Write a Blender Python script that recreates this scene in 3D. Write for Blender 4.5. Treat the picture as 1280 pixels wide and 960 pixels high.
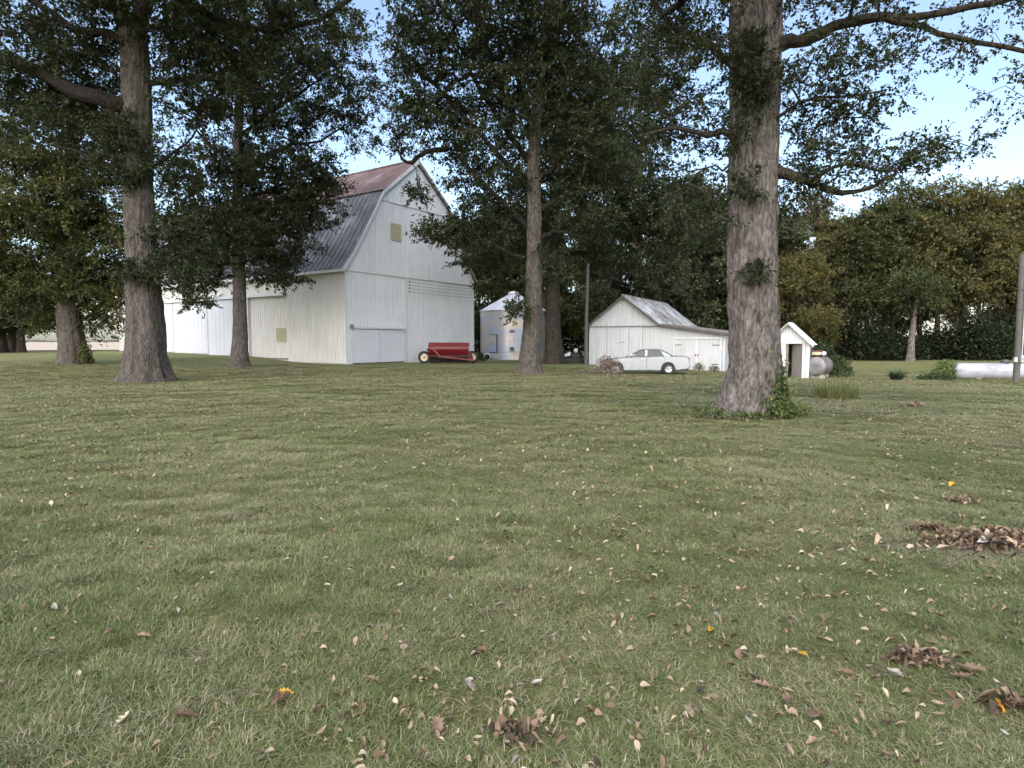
import bpy, bmesh, math, random
import numpy as np
from mathutils import Vector, Matrix, noise

for o in list(bpy.data.objects):
    bpy.data.objects.remove(o, do_unlink=True)
SC = bpy.context.scene
COL = SC.collection
PI = math.pi
R = math.radians

# ------------------------------------------------------------------ camera
F = 760.0                       # focal length in pixels of the 1280 px wide photograph
PITCH = math.atan(54.0 / F)     # looking slightly down
CAM = Vector((0.0, 0.0, 1.65))
cd = bpy.data.cameras.new('camera')
cd.sensor_width = 36.0
cd.lens = 36.0 * F / 1280.0
cd.clip_start = 0.05
cd.clip_end = 6000
cam = bpy.data.objects.new('camera', cd)
COL.objects.link(cam)
cam.location = CAM
cam.rotation_euler = (PI / 2 - PITCH, 0, 0)
SC.camera = cam

# ------------------------------------------------------------------ sky, sun, exposure
SUN_AZ, SUN_EL = R(-164), R(38.0)      # azimuth from +Y towards +X: low in the west, behind the viewer's left shoulder
w = bpy.data.worlds.new('World')
SC.world = w
w.use_nodes = True
nt = w.node_tree
nt.nodes.clear()
sky = nt.nodes.new('ShaderNodeTexSky')
sky.sky_type = 'NISHITA'
sky.sun_disc = False
sky.sun_elevation = SUN_EL
sky.sun_rotation = SUN_AZ
sky.air_density = 1.0
sky.dust_density = 1.9
sky.ozone_density = 0.0
bg = nt.nodes.new('ShaderNodeBackground')
bg.inputs['Strength'].default_value = 0.085
wo = nt.nodes.new('ShaderNodeOutputWorld')
nt.links.new(sky.outputs[0], bg.inputs['Color'])
nt.links.new(bg.outputs[0], wo.inputs['Surface'])
sd = bpy.data.lights.new('sun', 'SUN')
sd.energy = 1.4
sd.angle = R(120)
sd.color = (1.0, 0.96, 0.91)
sun = bpy.data.objects.new('sun', sd)
COL.objects.link(sun)
sdir = Vector((math.sin(SUN_AZ) * math.cos(SUN_EL), math.cos(SUN_AZ) * math.cos(SUN_EL), math.sin(SUN_EL)))
sun.rotation_euler = sdir.to_track_quat('Z', 'Y').to_euler()
sun.location = (0, 0, 40)
SC.view_settings.view_transform = 'Standard'
SC.view_settings.look = 'None'
SC.view_settings.gamma = 1.0
SC.view_settings.use_curve_mapping = False
SC.view_settings.exposure = 1.98
SC.render.engine = 'CYCLES'
SC.cycles.max_bounces = 4
SC.cycles.glossy_bounces = 2
SC.cycles.transmission_bounces = 3
SC.cycles.diffuse_bounces = 2
SC.cycles.transparent_max_bounces = 4
SC.cycles.use_adaptive_sampling = True
SC.cycles.adaptive_threshold = 0.04
SC.cycles.use_light_tree = False
SC.cycles.caustics_reflective = False
SC.cycles.caustics_refractive = False

# ------------------------------------------------------------------ helpers
FWD = Vector((0, math.cos(PITCH), -math.sin(PITCH)))
UP = Vector((0, math.sin(PITCH), math.cos(PITCH)))


def at(px, py, Y):
    """world point at distance Y (metres ahead) that a line of sight meets; used for surveying the place"""
    d = FWD + Vector((1, 0, 0)) * ((px - 640) / F) + UP * ((480 - py) / F)
    return CAM + d * (Y / d.y)


def tag(o, label=None, cat=None, group=None, kind=None):
    if label: o['label'] = label
    if cat: o['category'] = cat
    if group: o['group'] = group
    if kind: o['kind'] = kind
    return o


def empty(name, loc=(0, 0, 0), rz=0.0, label=None, cat=None, group=None):
    o = bpy.data.objects.new(name, None)
    COL.objects.link(o)
    o.empty_display_size = 0.3
    o.location = loc
    o.rotation_euler = (0, 0, rz)
    return tag(o, label, cat, group)


def link(name, me, mat=None, parent=None, kind=None):
    o = bpy.data.objects.new(name, me)
    COL.objects.link(o)
    if mat is not None and not me.materials:
        me.materials.append(mat)
    if parent is not None:
        o.parent = parent
    if kind: o['kind'] = kind
    return o


def np_mesh(name, V, Fc, rnd=None, smooth=False):
    """V (n,3), Fc (m,k) same-size faces"""
    V = np.ascontiguousarray(V, dtype=np.float32)
    Fc = np.ascontiguousarray(Fc, dtype=np.int32)
    me = bpy.data.meshes.new(name)
    me.vertices.add(len(V))
    me.vertices.foreach_set('co', V.ravel())
    m, k = Fc.shape
    me.loops.add(m * k)
    me.loops.foreach_set('vertex_index', Fc.ravel())
    me.polygons.add(m)
    me.polygons.foreach_set('loop_start', np.arange(0, m * k, k, dtype=np.int32))
    if smooth:
        me.polygons.foreach_set('use_smooth', [True] * m)
    me.update(calc_edges=True)
    if rnd is not None:
        a = me.attributes.new('rnd', 'FLOAT', 'POINT')
        a.data.foreach_set('value', np.ascontiguousarray(rnd, dtype=np.float32))
    return me


class MB:
    """collects shapes into one mesh"""
    def __init__(self):
        self.v, self.f = [], []

    def add(self, vs, fs):
        n = len(self.v)
        self.v.extend([tuple(p) for p in vs])
        self.f.extend([tuple(i + n for i in f) for f in fs])
        return self

    def box(self, x0, x1, y0, y1, z0, z1):
        vs = [(x0, y0, z0), (x1, y0, z0), (x1, y1, z0), (x0, y1, z0), (x0, y0, z1), (x1, y0, z1), (x1, y1, z1), (x0, y1, z1)]
        return self.add(vs, [(0, 3, 2, 1), (4, 5, 6, 7), (0, 1, 5, 4), (1, 2, 6, 5), (2, 3, 7, 6), (3, 0, 4, 7)])

    def hexa(self, b, t):
        """8 corner solid: bottom ring b (4), top ring t (4)"""
        return self.add(list(b) + list(t), [(0, 3, 2, 1), (4, 5, 6, 7), (0, 1, 5, 4), (1, 2, 6, 5), (2, 3, 7, 6), (3, 0, 4, 7)])

    def prism(self, poly, axis, a, b):
        """extrude a 2-D polygon along axis 'x' or 'y' or 'z' from a to b"""
        n = len(poly)
        def P(p, c):
            if axis == 'x': return (c, p[0], p[1])
            if axis == 'y': return (p[0], c, p[1])
            return (p[0], p[1], c)
        vs = [P(p, a) for p in poly] + [P(p, b) for p in poly]
        fs = [tuple(range(n))[::-1], tuple(range(n, 2 * n))]
        for i in range(n):
            j = (i + 1) % n
            fs.append((i, j, n + j, n + i))
        return self.add(vs, fs)

    def tube(self, pts, radii, n=8, cap=True):
        pts = [Vector(p) for p in pts]
        if not hasattr(radii, '__len__'): radii = [radii] * len(pts)
        vs, fs = [], []
        t = (pts[1] - pts[0]).normalized()
        u = t.orthogonal().normalized()
        for i, p in enumerate(pts):
            if i == 0: t = pts[1] - pts[0]
            elif i == len(pts) - 1: t = pts[-1] - pts[-2]
            else: t = pts[i + 1] - pts[i - 1]
            t.normalize()
            u = (u - t * u.dot(t)).normalized()
            v = t.cross(u)
            for k in range(n):
                a = 2 * PI * k / n
                vs.append(p + (u * math.cos(a) + v * math.sin(a)) * radii[i])
        for i in range(len(pts) - 1):
            for k in range(n):
                k2 = (k + 1) % n
                fs.append((i * n + k, i * n + k2, (i + 1) * n + k2, (i + 1) * n + k))
        if cap:
            fs.append(tuple(range(n))[::-1])
            fs.append(tuple(range((len(pts) - 1) * n, len(pts) * n)))
        return self.add(vs, fs)

    def lathe(self, prof, axis='z', n=32, origin=(0, 0, 0), ring=False):
        """prof: list of (r, h)"""
        vs, fs = [], []
        for r, h in prof:
            for k in range(n):
                a = 2 * PI * k / n
                c, s = math.cos(a) * r, math.sin(a) * r
                p = {'z': (c, s, h), 'x': (h, c, s), 'y': (s, h, c)}[axis]
                vs.append((p[0] + origin[0], p[1] + origin[1], p[2] + origin[2]))
        for i in range(len(prof) - 1):
            for k in range(n):
                k2 = (k + 1) % n
                fs.append((i * n + k, i * n + k2, (i + 1) * n + k2, (i + 1) * n + k))
        if ring:
            q = (len(prof) - 1) * n
            fs += [(q + k, q + (k + 1) % n, (k + 1) % n, k) for k in range(n)]
        else:
            fs.append(tuple(range(n))[::-1])
            fs.append(tuple(range((len(prof) - 1) * n, len(prof) * n)))
        return self.add(vs, fs)

    def build(self, name, mat=None, parent=None, smooth=False, kind=None, bevel=0.0):
        me = bpy.data.meshes.new(name)
        me.from_pydata(self.v, [], self.f)
        if bevel > 0:
            bm = bmesh.new(); bm.from_mesh(me)
            bmesh.ops.bevel(bm, geom=[e for e in bm.edges if len(e.link_faces) == 2 and e.calc_face_angle(0) > 0.5],
                            offset=bevel, segments=2, affect='EDGES', profile=0.5)
            bm.to_mesh(me); bm.free()
        if smooth:
            me.polygons.foreach_set('use_smooth', [True] * len(me.polygons))
            try:
                me.set_sharp_from_angle(angle=R(40))
            except Exception:
                pass
        me.update()
        return link(name, me, mat, parent, kind)


def dup(root, loc=None, rz=None, scale=None, label=None, group=None):
    r = root.copy(); COL.objects.link(r)
    if loc is not None: r.location = loc
    if rz is not None: r.rotation_euler = (0, 0, rz)
    if scale is not None: r.scale = scale if hasattr(scale, '__len__') else (scale,) * 3
    if label: r['label'] = label
    if group: r['group'] = group
    for ch in list(root.children):
        c = ch.copy(); COL.objects.link(c); c.parent = r
        for g in ch.children:
            d = g.copy(); COL.objects.link(d); d.parent = c
    return r


# ------------------------------------------------------------------ materials
def new_mat(name):
    m = bpy.data.materials.new(name)
    m.use_nodes = True
    t = m.node_tree
    return m, t, t.nodes['Principled BSDF'], t.nodes.new, t.links.new


def ramp(t, stops, interp='LINEAR'):
    r = t.nodes.new('ShaderNodeValToRGB')
    r.color_ramp.interpolation = interp
    e = r.color_ramp.elements
    while len(e) < len(stops): e.new(0.5)
    for i, (p, c) in enumerate(stops):
        e[i].position = p
        e[i].color = (c[0], c[1], c[2], 1)
    return r


def coords(t, scale=(1, 1, 1), kind='Object'):
    tc = t.nodes.new('ShaderNodeTexCoord')
    mp = t.nodes.new('ShaderNodeMapping')
    mp.inputs['Scale'].default_value = scale
    t.links.new(tc.outputs[kind], mp.inputs['Vector'])
    return mp.outputs[0]


def noise_tex(t, vec, scale, detail=4, rough=0.55, dist=0.0):
    n = t.nodes.new('ShaderNodeTexNoise')
    n.inputs['Scale'].default_value = scale
    n.inputs['Detail'].default_value = detail
    n.inputs['Roughness'].default_value = rough
    n.inputs['Distortion'].default_value = dist
    if vec is not None: t.links.new(vec, n.inputs['Vector'])
    return n.outputs['Fac']


def mixc(t, fac, a, b, mode='MIX'):
    m = t.nodes.new('ShaderNodeMix')
    m.data_type = 'RGBA'
    m.blend_type = mode
    for k, x in ((0, fac), (6, a), (7, b)):
        if hasattr(x, 'links') or hasattr(x, 'is_linked'):
            t.links.new(x, m.inputs[k])
        elif k == 0:
            m.inputs[0].default_value = x
        else:
            m.inputs[k].default_value = (x[0], x[1], x[2], 1)
    return m.outputs[2]


def bump(t, h, strength=0.3, dist=0.02):
    b = t.nodes.new('ShaderNodeBump')
    b.inputs['Strength'].default_value = strength
    b.inputs['Distance'].default_value = dist
    t.links.new(h, b.inputs['Height'])
    return b.outputs[0]


def simple(name, c1, c2=None, scale=3.0, rough=0.6, metal=0.0, stretch=(1, 1, 1), bmp=0.0, lo=0.35, hi=0.7, detail=5, spec=0.5, kind='Object'):
    m, t, b, N, L = new_mat(name)
    b.inputs['Roughness'].default_value = rough
    b.inputs['Metallic'].default_value = metal
    b.inputs['Specular IOR Level'].default_value = spec
    if c2 is None:
        c2 = tuple(x * 0.85 for x in c1)
    v = coords(t, stretch, kind)
    f = noise_tex(t, v, scale, detail)
    r = ramp(t, [(lo, c1), (hi, c2)])
    L(f, r.inputs[0])
    L(r.outputs[0], b.inputs['Base Color'])
    if bmp > 0:
        L(bump(t, noise_tex(t, v, scale * 4, 4), bmp, 0.01), b.inputs['Normal'])
    return m


def leaf_mat(name, cols, trans=0.25, rough=0.6, tcol=None, mottle=0.0):
    """per-leaf colour from the 'rnd' attribute, some light passing through the blade"""
    m, t, b, N, L = new_mat(name)
    a = N('ShaderNodeAttribute'); a.attribute_name = 'rnd'
    n = len(cols)
    r = ramp(t, [(i / max(1, n - 1), c) for i, c in enumerate(cols)])
    L(a.outputs['Fac'], r.inputs[0])
    col = r.outputs[0]
    if mottle:
        nz = noise_tex(t, coords(t), mottle, 4, .65)
        rz_ = ramp(t, [(.34, (.45, .42, .40)), (.52, (1, 1, 1)), (.72, (1.3, 1.25, 1.2))]); L(nz, rz_.inputs[0])
        col = mixc(t, .85, col, rz_.outputs[0], 'MULTIPLY')
    b.inputs['Roughness'].default_value = rough
    b.inputs['Specular IOR Level'].default_value = 0.25
    L(col, b.inputs['Base Color'])
    tr = N('ShaderNodeBsdfTranslucent')
    L(mixc(t, 1.0, col, tcol or (1.3, 1.25, 0.7), 'MULTIPLY'), tr.inputs['Color'])
    mx = N('ShaderNodeMixShader'); mx.inputs[0].default_value = trans
    L(b.outputs[0], mx.inputs[1]); L(tr.outputs[0], mx.inputs[2])
    L(mx.outputs[0], t.nodes['Material Output'].inputs['Surface'])
    return m


def siding_mat(name, base, dirt, amount=0.5):
    m, t, b, N, L = new_mat(name)
    v = coords(t, (3.0, 3.0, 0.25))
    f1 = noise_tex(t, v, 1.6, 6, 0.65)
    r1 = ramp(t, [(0.40, base), (0.80, dirt)])
    L(f1, r1.inputs[0])
    v2 = coords(t, (1, 1, 1))
    f2 = noise_tex(t, v2, 0.5, 5, 0.6)
    r2 = ramp(t, [(0.35, (1, 1, 1)), (0.75, (0.84, 0.84, 0.82))])
    L(f2, r2.inputs[0])
    c = mixc(t, amount, r1.outputs[0], r2.outputs[0], 'MULTIPLY')
    # flaked paint
    f3 = noise_tex(t, coords(t, (9, 9, 2.2)), 3.0, 6, 0.7)
    r3 = ramp(t, [(0.73, (0, 0, 0)), (0.80, (1, 1, 1))])
    L(f3, r3.inputs[0])
    c = mixc(t, r3.outputs[0], c, (0.42, 0.40, 0.37))
    L(c, b.inputs['Base Color'])
    b.inputs['Roughness'].default_value = 0.7
    b.inputs['Specular IOR Level'].default_value = 0.25
    L(bump(t, f3, 0.25, 0.004), b.inputs['Normal'])
    return m


def roof_mat(name, stops, scale, rough, metal=0.0, stain=None, stretch=(1, 1, 1)):
    m, t, b, N, L = new_mat(name)
    v = coords(t, stretch)
    f = noise_tex(t, v, scale, 7, 0.62, 0.3)
    r = ramp(t, stops); L(f, r.inputs[0])
    c = r.outputs[0]
    if stain:
        f2 = noise_tex(t, coords(t, (1.5, 1.5, 1.5)), 1.9, 7, 0.7)
        r2 = ramp(t, [(0.52, (0, 0, 0)), (0.68, (1, 1, 1))]); L(f2, r2.inputs[0])
        c = mixc(t, r2.outputs[0], c, stain)
    L(c, b.inputs['Base Color'])
    b.inputs['Roughness'].default_value = rough
    b.inputs['Metallic'].default_value = metal
    return m


def bark_mat(name, dark, light, moss=None):
    m, t, b, N, L = new_mat(name)
    v = coords(t, (1, 1, 0.38))
    n1 = noise_tex(t, v, 9.0, 8, 0.7, 0.8)
    r1 = ramp(t, [(0.30, dark), (0.62, light), (0.85, tuple(min(1, x * 1.25) for x in light))]); L(n1, r1.inputs[0])
    c = r1.outputs[0]
    nb_ = noise_tex(t, coords(t, (1, 1, 0.28)), 26.0, 6, 0.75, 0.5)
    rb_ = ramp(t, [(0.36, (0.42, 0.40, 0.38)), (0.55, (1, 1, 1)), (0.75, (1.35, 1.33, 1.3))]); L(nb_, rb_.inputs[0])
    c = mixc(t, 0.85, c, rb_.outputs[0], 'MULTIPLY')
    n2 = noise_tex(t, coords(t, (1, 1, 0.6)), 1.3, 5, 0.6)
    r2 = ramp(t, [(0.35, (1, 1, 1)), (0.72, (0.66, 0.64, 0.62))]); L(n2, r2.inputs[0])
    c = mixc(t, 0.8, c, r2.outputs[0], 'MULTIPLY')
    if moss:
        n3 = noise_tex(t, coords(t, (1, 1, 0.5)), 2.2, 6, 0.65)
        r3 = ramp(t, [(0.55, (0, 0, 0)), (0.72, (0.7, 0.7, 0.7))]); L(n3, r3.inputs[0])
        c = mixc(t, r3.outputs[0], c, moss)
    L(c, b.inputs['Base Color'])
    b.inputs['Roughness'].default_value = 0.92
    b.inputs['Specular IOR Level'].default_value = 0.085
    vo = N('ShaderNodeTexVoronoi'); vo.feature = 'DISTANCE_TO_EDGE'
    vo.inputs['Scale'].default_value = 11
    L(coords(t, (1, 1, 0.28)), vo.inputs['Vector'])
    mm = N('ShaderNodeMath'); mm.operation = 'MULTIPLY_ADD'
    L(vo.outputs['Distance'], mm.inputs[0]); mm.inputs[1].default_value = 0.8
    L(n1, mm.inputs[2])
    nf_ = noise_tex(t, coords(t, (1, 1, 0.3)), 30.0, 5, 0.7, 0.4)
    m3 = N('ShaderNodeMath'); m3.operation = 'MULTIPLY_ADD'
    L(nf_, m3.inputs[0]); m3.inputs[1].default_value = 0.45; L(mm.outputs[0], m3.inputs[2])
    L(bump(t, m3.outputs[0], 1.0, 0.12), b.inputs['Normal'])
    return m


M = {}
M['white'] = siding_mat('white_paint', (0.72, 0.745, 0.79), (0.62, 0.64, 0.67), 0.7)
M['white_door'] = siding_mat('white_door_paint', (0.61, 0.64, 0.71), (0.55, 0.57, 0.62), 0.6)
M['cream'] = siding_mat('cream_white_paint', (0.66, 0.655, 0.65), (0.56, 0.55, 0.54), 0.7)
M['old_white'] = siding_mat('worn_white_paint', (0.54, 0.56, 0.60), (0.43, 0.44, 0.46), 0.9)
M['trim'] = simple('white_trim', (0.60, 0.625, 0.66), (0.50, 0.51, 0.53), 4, 0.6)
M['vent'] = simple('olive_board', (0.44, 0.42, 0.28), (0.36, 0.34, 0.22), 6, 0.8, stretch=(6, 6, .4))
M['dark'] = simple('dark_void', (0.012, 0.012, 0.012), (0.02, 0.02, 0.018), 3, 0.9)
M['roof_grey'] = roof_mat('grey_steel_roof', [(0.36, (0.05, 0.05, 0.058)), (0.50, (0.10, 0.103, 0.115)), (0.64, (0.24, 0.245, 0.265))], 0.32, 0.5, 0.15)
M['roof_rust'] = roof_mat('rusted_steel_roof', [(0.28, (0.24, 0.19, 0.19)), (0.46, (0.13, 0.085, 0.08)), (0.7, (0.09, 0.055, 0.052))], 0.6, 0.7, 0.0)
M['roof_old'] = roof_mat('weathered_roof', [(0.30, (0.09, 0.085, 0.08)), (0.5, (0.26, 0.27, 0.29)), (0.68, (0.48, 0.50, 0.54))], 0.9, 0.55, 0.1, stain=(0.07, 0.065, 0.06))
M['roof_lean'] = roof_mat('weathered_lean_roof', [(0.30, (0.06, 0.058, 0.055)), (0.55, (0.13, 0.125, 0.12)), (0.75, (0.24, 0.235, 0.23))], 1.2, 0.75, 0.0)
M['roof_white'] = simple('bright_steel_roof', (0.58, 0.62, 0.68), (0.46, 0.49, 0.54), 2, 0.35, 0.2)
M['steel'] = simple('galvanised_steel', (0.55, 0.57, 0.60), (0.42, 0.44, 0.47), 3, 0.45, 0.5)
M['steel_dark'] = simple('dark_steel', (0.10, 0.10, 0.10), (0.06, 0.06, 0.06), 6, 0.6, 0.3)
M['wood_grey'] = simple('weathered_wood', (0.24, 0.225, 0.21), (0.13, 0.12, 0.11), 5, 0.85, stretch=(8, 8, .5), bmp=.4)
M['rake_dark'] = simple('dark_weathered_edge', (0.10, 0.095, 0.09), (0.06, 0.056, 0.052), 5, .9)
M['wood_pole'] = simple('pole_wood', (0.115, 0.108, 0.104), (0.065, 0.06, 0.058), 6, 0.9, stretch=(9, 9, .3), bmp=.5)
M['red'] = simple('red_machine_paint', (0.17, 0.010, 0.017), (0.11, 0.008, 0.012), 3, 0.4)
M['red_dark'] = simple('dull_red_paint', (0.08, 0.007, 0.01), (0.045, 0.006, 0.007), 5, 0.6)
M['rubber'] = simple('rubber', (0.018, 0.018, 0.018), (0.03, 0.029, 0.027), 8, 0.85)
M['rim_cream'] = simple('cream_wheel', (0.66, 0.60, 0.44), (0.5, 0.45, 0.33), 6, 0.5)
M['concrete'] = simple('concrete', (0.42, 0.41, 0.39), (0.30, 0.29, 0.28), 5, 0.9, bmp=.3)
M['bark_pale'] = bark_mat('bark_pale', (0.06, 0.053, 0.05), (0.31, 0.283, 0.27))
M['bark_grey'] = bark_mat('bark_grey', (0.045, 0.039, 0.035), (0.195, 0.176, 0.16), moss=(0.11, 0.11, 0.075))
M['bark_brown'] = bark_mat('bark_brown', (0.03, 0.026, 0.022), (0.11, 0.095, 0.08))
M['bark_dark'] = bark_mat('bark_dark', (0.03, 0.026, 0.022), (0.10, 0.085, 0.07))
M['bark_limb_shaded'] = bark_mat('bark_limb_shaded', (0.016, 0.014, 0.012), (0.055, 0.048, 0.042))  # bark darkened to carry the backlit shade of the limbs in its colour
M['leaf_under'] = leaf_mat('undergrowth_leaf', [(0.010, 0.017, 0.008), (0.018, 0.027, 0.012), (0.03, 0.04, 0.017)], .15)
M['leaf_dark'] = leaf_mat('oak_leaf_dark', [(0.016, 0.027, 0.012), (0.027, 0.040, 0.017), (0.040, 0.053, 0.022), (0.070, 0.072, 0.030)], .22)
M['leaf_mid'] = leaf_mat('oak_leaf_mid', [(0.030, 0.046, 0.018), (0.050, 0.068, 0.026), (0.075, 0.092, 0.036), (0.12, 0.115, 0.042)], .25)
M['leaf_olive'] = leaf_mat('maple_leaf_olive', [(0.036, 0.050, 0.018), (0.058, 0.073, 0.026), (0.085, 0.097, 0.034), (0.16, 0.14, 0.042)], .28)
M['leaf_grey'] = leaf_mat('leaf_grey_green', [(0.045, 0.058, 0.032), (0.068, 0.083, 0.045), (0.095, 0.11, 0.06), (0.13, 0.13, 0.06)], .22)
M['leaf_autumn'] = leaf_mat('leaf_turning', [(0.050, 0.060, 0.024), (0.085, 0.090, 0.034), (0.13, 0.12, 0.042), (0.21, 0.145, 0.05)], .28)
M['leaf_rust'] = leaf_mat('leaf_russet', [(0.06, 0.055, 0.03), (0.10, 0.075, 0.04), (0.13, 0.085, 0.05), (0.16, 0.11, 0.06)], .25)
M['leaf_bush'] = leaf_mat('bush_leaf', [(0.020, 0.034, 0.014), (0.035, 0.055, 0.020), (0.055, 0.078, 0.028)], .2)
M['leaf_bright'] = leaf_mat('young_bush_leaf', [(0.06, 0.10, 0.028), (0.10, 0.15, 0.045), (0.15, 0.19, 0.07)], .3)
M['leaf_ivy'] = leaf_mat('ivy_leaf', [(0.030, 0.055, 0.018), (0.05, 0.085, 0.026), (0.085, 0.125, 0.04), (0.16, 0.15, 0.06)], .2)
M['litter'] = leaf_mat('dead_leaf', [(0.10, 0.062, 0.042), (0.17, 0.118, 0.078), (0.25, 0.185, 0.125), (0.33, 0.265, 0.185), (0.42, 0.36, 0.28)], .15, .7, (1.1, 1.0, .8), mottle=5.0)
M['litter_brown'] = leaf_mat('dead_leaf_brown', [(0.05, 0.036, 0.028), (0.11, 0.078, 0.055), (0.20, 0.145, 0.10), (0.38, 0.29, 0.21)], .12, .7, (1.1, 1.0, .8), mottle=5.0)
M['litter_orange'] = leaf_mat('dead_leaf_orange', [(0.62, 0.30, 0.03), (0.66, 0.38, 0.05), (0.70, 0.45, 0.08)], .15, .6, (1.1, 1.0, .8), mottle=4.0)
M['litter_pale'] = leaf_mat('dead_leaf_pale', [(0.29, 0.27, 0.24), (0.36, 0.345, 0.32), (0.44, 0.43, 0.42)], .15, .7, (1.1, 1.0, .9), mottle=4.0)
M['grass'] = leaf_mat('grass_blade', [(0.030, 0.060, 0.018), (0.055, 0.095, 0.028), (0.085, 0.13, 0.042), (0.125, 0.155, 0.062), (0.22, 0.205, 0.115), (0.34, 0.30, 0.20)], .25, .65, (1.1, 1.2, .7))
M['weed'] = leaf_mat('tall_weed', [(0.06, 0.09, 0.03), (0.11, 0.14, 0.05), (0.19, 0.20, 0.09), (0.34, 0.31, 0.19)], .25)
M['lily'] = leaf_mat('strap_leaf', [(0.018, 0.038, 0.02), (0.03, 0.058, 0.028), (0.05, 0.085, 0.04)], .15)
M['twig'] = simple('twig', (0.13, 0.105, 0.09), (0.07, 0.058, 0.05), 8, .9)
M['twig_grey'] = simple('dead_twig', (0.26, 0.225, 0.20), (0.15, 0.125, 0.11), 8, .9)

# ------------------------------------------------------------------ terrain
_ctrl = [at(*p) for p in [
    (433, 455.5, 45), (592, 451, 57.7), (560, 454, 50), (500, 454, 48), (148, 438.5, 65), (290, 444.5, 53), (220, 440.5, 59),
    (182, 477, 26.7), (92, 455, 40), (300, 459, 40), (663, 467, 33.9), (693, 455, 48), (935, 519, 13.6),
    (805, 467, 35.8), (737, 455, 46), (905, 464, 41), (640, 449, 66), (990, 471, 33.6), (1240, 477, 34), (1272, 476, 31),
    (1150, 449, 62), (1400, 449, 60), (0, 440, 72), (80, 439, 74), (1045, 500, 19), (1175, 476, 33), (1500, 470, 34)]]
_ctrl += [Vector((x, y, 0)) for x in (-14, -7, 0, 7, 14) for y in (-6, 1, 6, 10)] + [Vector((0, 20, 0)), Vector((-8, 20, 0)), Vector((8, 22, -0.02))]
_ctrl += [Vector((x, y, 0.25)) for x in (-300, -150, -60, 0, 60, 150, 300) for y in (-100, 120, 200)]
_CT = np.array([tuple(c) for c in _ctrl])


def ground(x, y):
    x = np.atleast_1d(np.asarray(x, dtype=float)); y = np.atleast_1d(np.asarray(y, dtype=float))
    out = np.zeros(len(x))
    for i in range(0, len(x), 4000):
        d2 = (x[i:i + 4000, None] - _CT[None, :, 0]) ** 2 + (y[i:i + 4000, None] - _CT[None, :, 1]) ** 2
        wt = 1.0 / (d2 + 3.0) ** 1.6
        out[i:i + 4000] = (wt * _CT[None, :, 2]).sum(1) / wt.sum(1)
    near = np.clip(1 - np.hypot(x, y - 10) / 60, 0, 1)
    out += near * 0.022 * (np.sin(x * 1.1 + np.sin(y * .7)) * np.cos(y * .9 + .6 * np.sin(x * .5)))
    return out


def gz(x, y):
    return float(ground([x], [y])[0])


def spot(px, Y, dz=0.0):
    p = at(px, 440, Y)
    return Vector((p.x, Y, gz(p.x, Y) + dz))


def axis_lines(fine, mid, far, a, b, c):
    v = list(np.arange(0, fine, a)) + list(np.arange(fine, mid, b))
    s, q = b, mid
    while q < far:
        v.append(q); s *= c; q += s
    return v + [far]


xp = axis_lines(18, 75, 3500, 0.4, 1.5, 1.35)
xs = np.array(sorted(set([-x for x in xp] + xp)))
yp = axis_lines(16, 85, 3500, 0.35, 1.2, 1.35)
yn = axis_lines(4, 30, 400, 1.0, 5, 1.5)
ys = np.array(sorted(set([-y for y in yn] + yp)))
GX, GY = np.meshgrid(xs, ys)
GZ = ground(GX.ravel(), GY.ravel())
nx_, ny_ = len(xs), len(ys)
idx = np.arange(nx_ * ny_).reshape(ny_, nx_)
gf = np.stack([idx[:-1, :-1].ravel(), idx[:-1, 1:].ravel(), idx[1:, 1:].ravel(), idx[1:, :-1].ravel()], 1)


def lawn_mat():
    m, t, b, N, L = new_mat('lawn')
    v = coords(t)
    f1 = noise_tex(t, v, 0.16, 5, 0.6)
    r1 = ramp(t, [(0.30, (0.125, 0.142, 0.056)), (0.50, (0.155, 0.162, 0.072)), (0.70, (0.195, 0.182, 0.10))]); L(f1, r1.inputs[0])
    f2 = noise_tex(t, coords(t, (1, .6, 1)), 1.7, 6, 0.7)
    r2 = ramp(t, [(0.30, (0.78, 0.82, 0.72)), (0.55, (1, 1, 1)), (0.75, (1.2, 1.14, 1.06))]); L(f2, r2.inputs[0])
    c = mixc(t, 0.85, r1.outputs[0], r2.outputs[0], 'MULTIPLY')
    f3 = noise_tex(t, coords(t, (1, .45, 1)), 16.0, 6, 0.8)
    r3 = ramp(t, [(0.34, (0.35, 0.42, 0.32)), (0.52, (1, 1, 1)), (0.70, (1.9, 1.75, 1.6))]); L(f3, r3.inputs[0])
    c = mixc(t, 0.8, c, r3.outputs[0], 'MULTIPLY')
    # straw-coloured clippings
    f4 = noise_tex(t, coords(t, (1, .5, 1)), 26.0, 3, 0.6)
    r4 = ramp(t, [(0.62, (0, 0, 0)), (0.70, (1, 1, 1))]); L(f4, r4.inputs[0])
    c = mixc(t, r4.outputs[0], c, (0.26, 0.22, 0.14))
    L(c, b.inputs['Base Color'])
    b.inputs['Roughness'].default_value = 0.95
    b.inputs['Specular IOR Level'].default_value = 0.1
    L(bump(t, f3, 1.0, 0.05), b.inputs['Normal'])
    return m


M['lawn'] = lawn_mat()
lawn = link('lawn', np_mesh('lawn', np.stack([GX.ravel(), GY.ravel(), GZ], 1), gf, smooth=True), M['lawn'], kind='structure')
tag(lawn, 'mown green lawn scattered with fallen leaves around the farm buildings', 'lawn')

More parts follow.
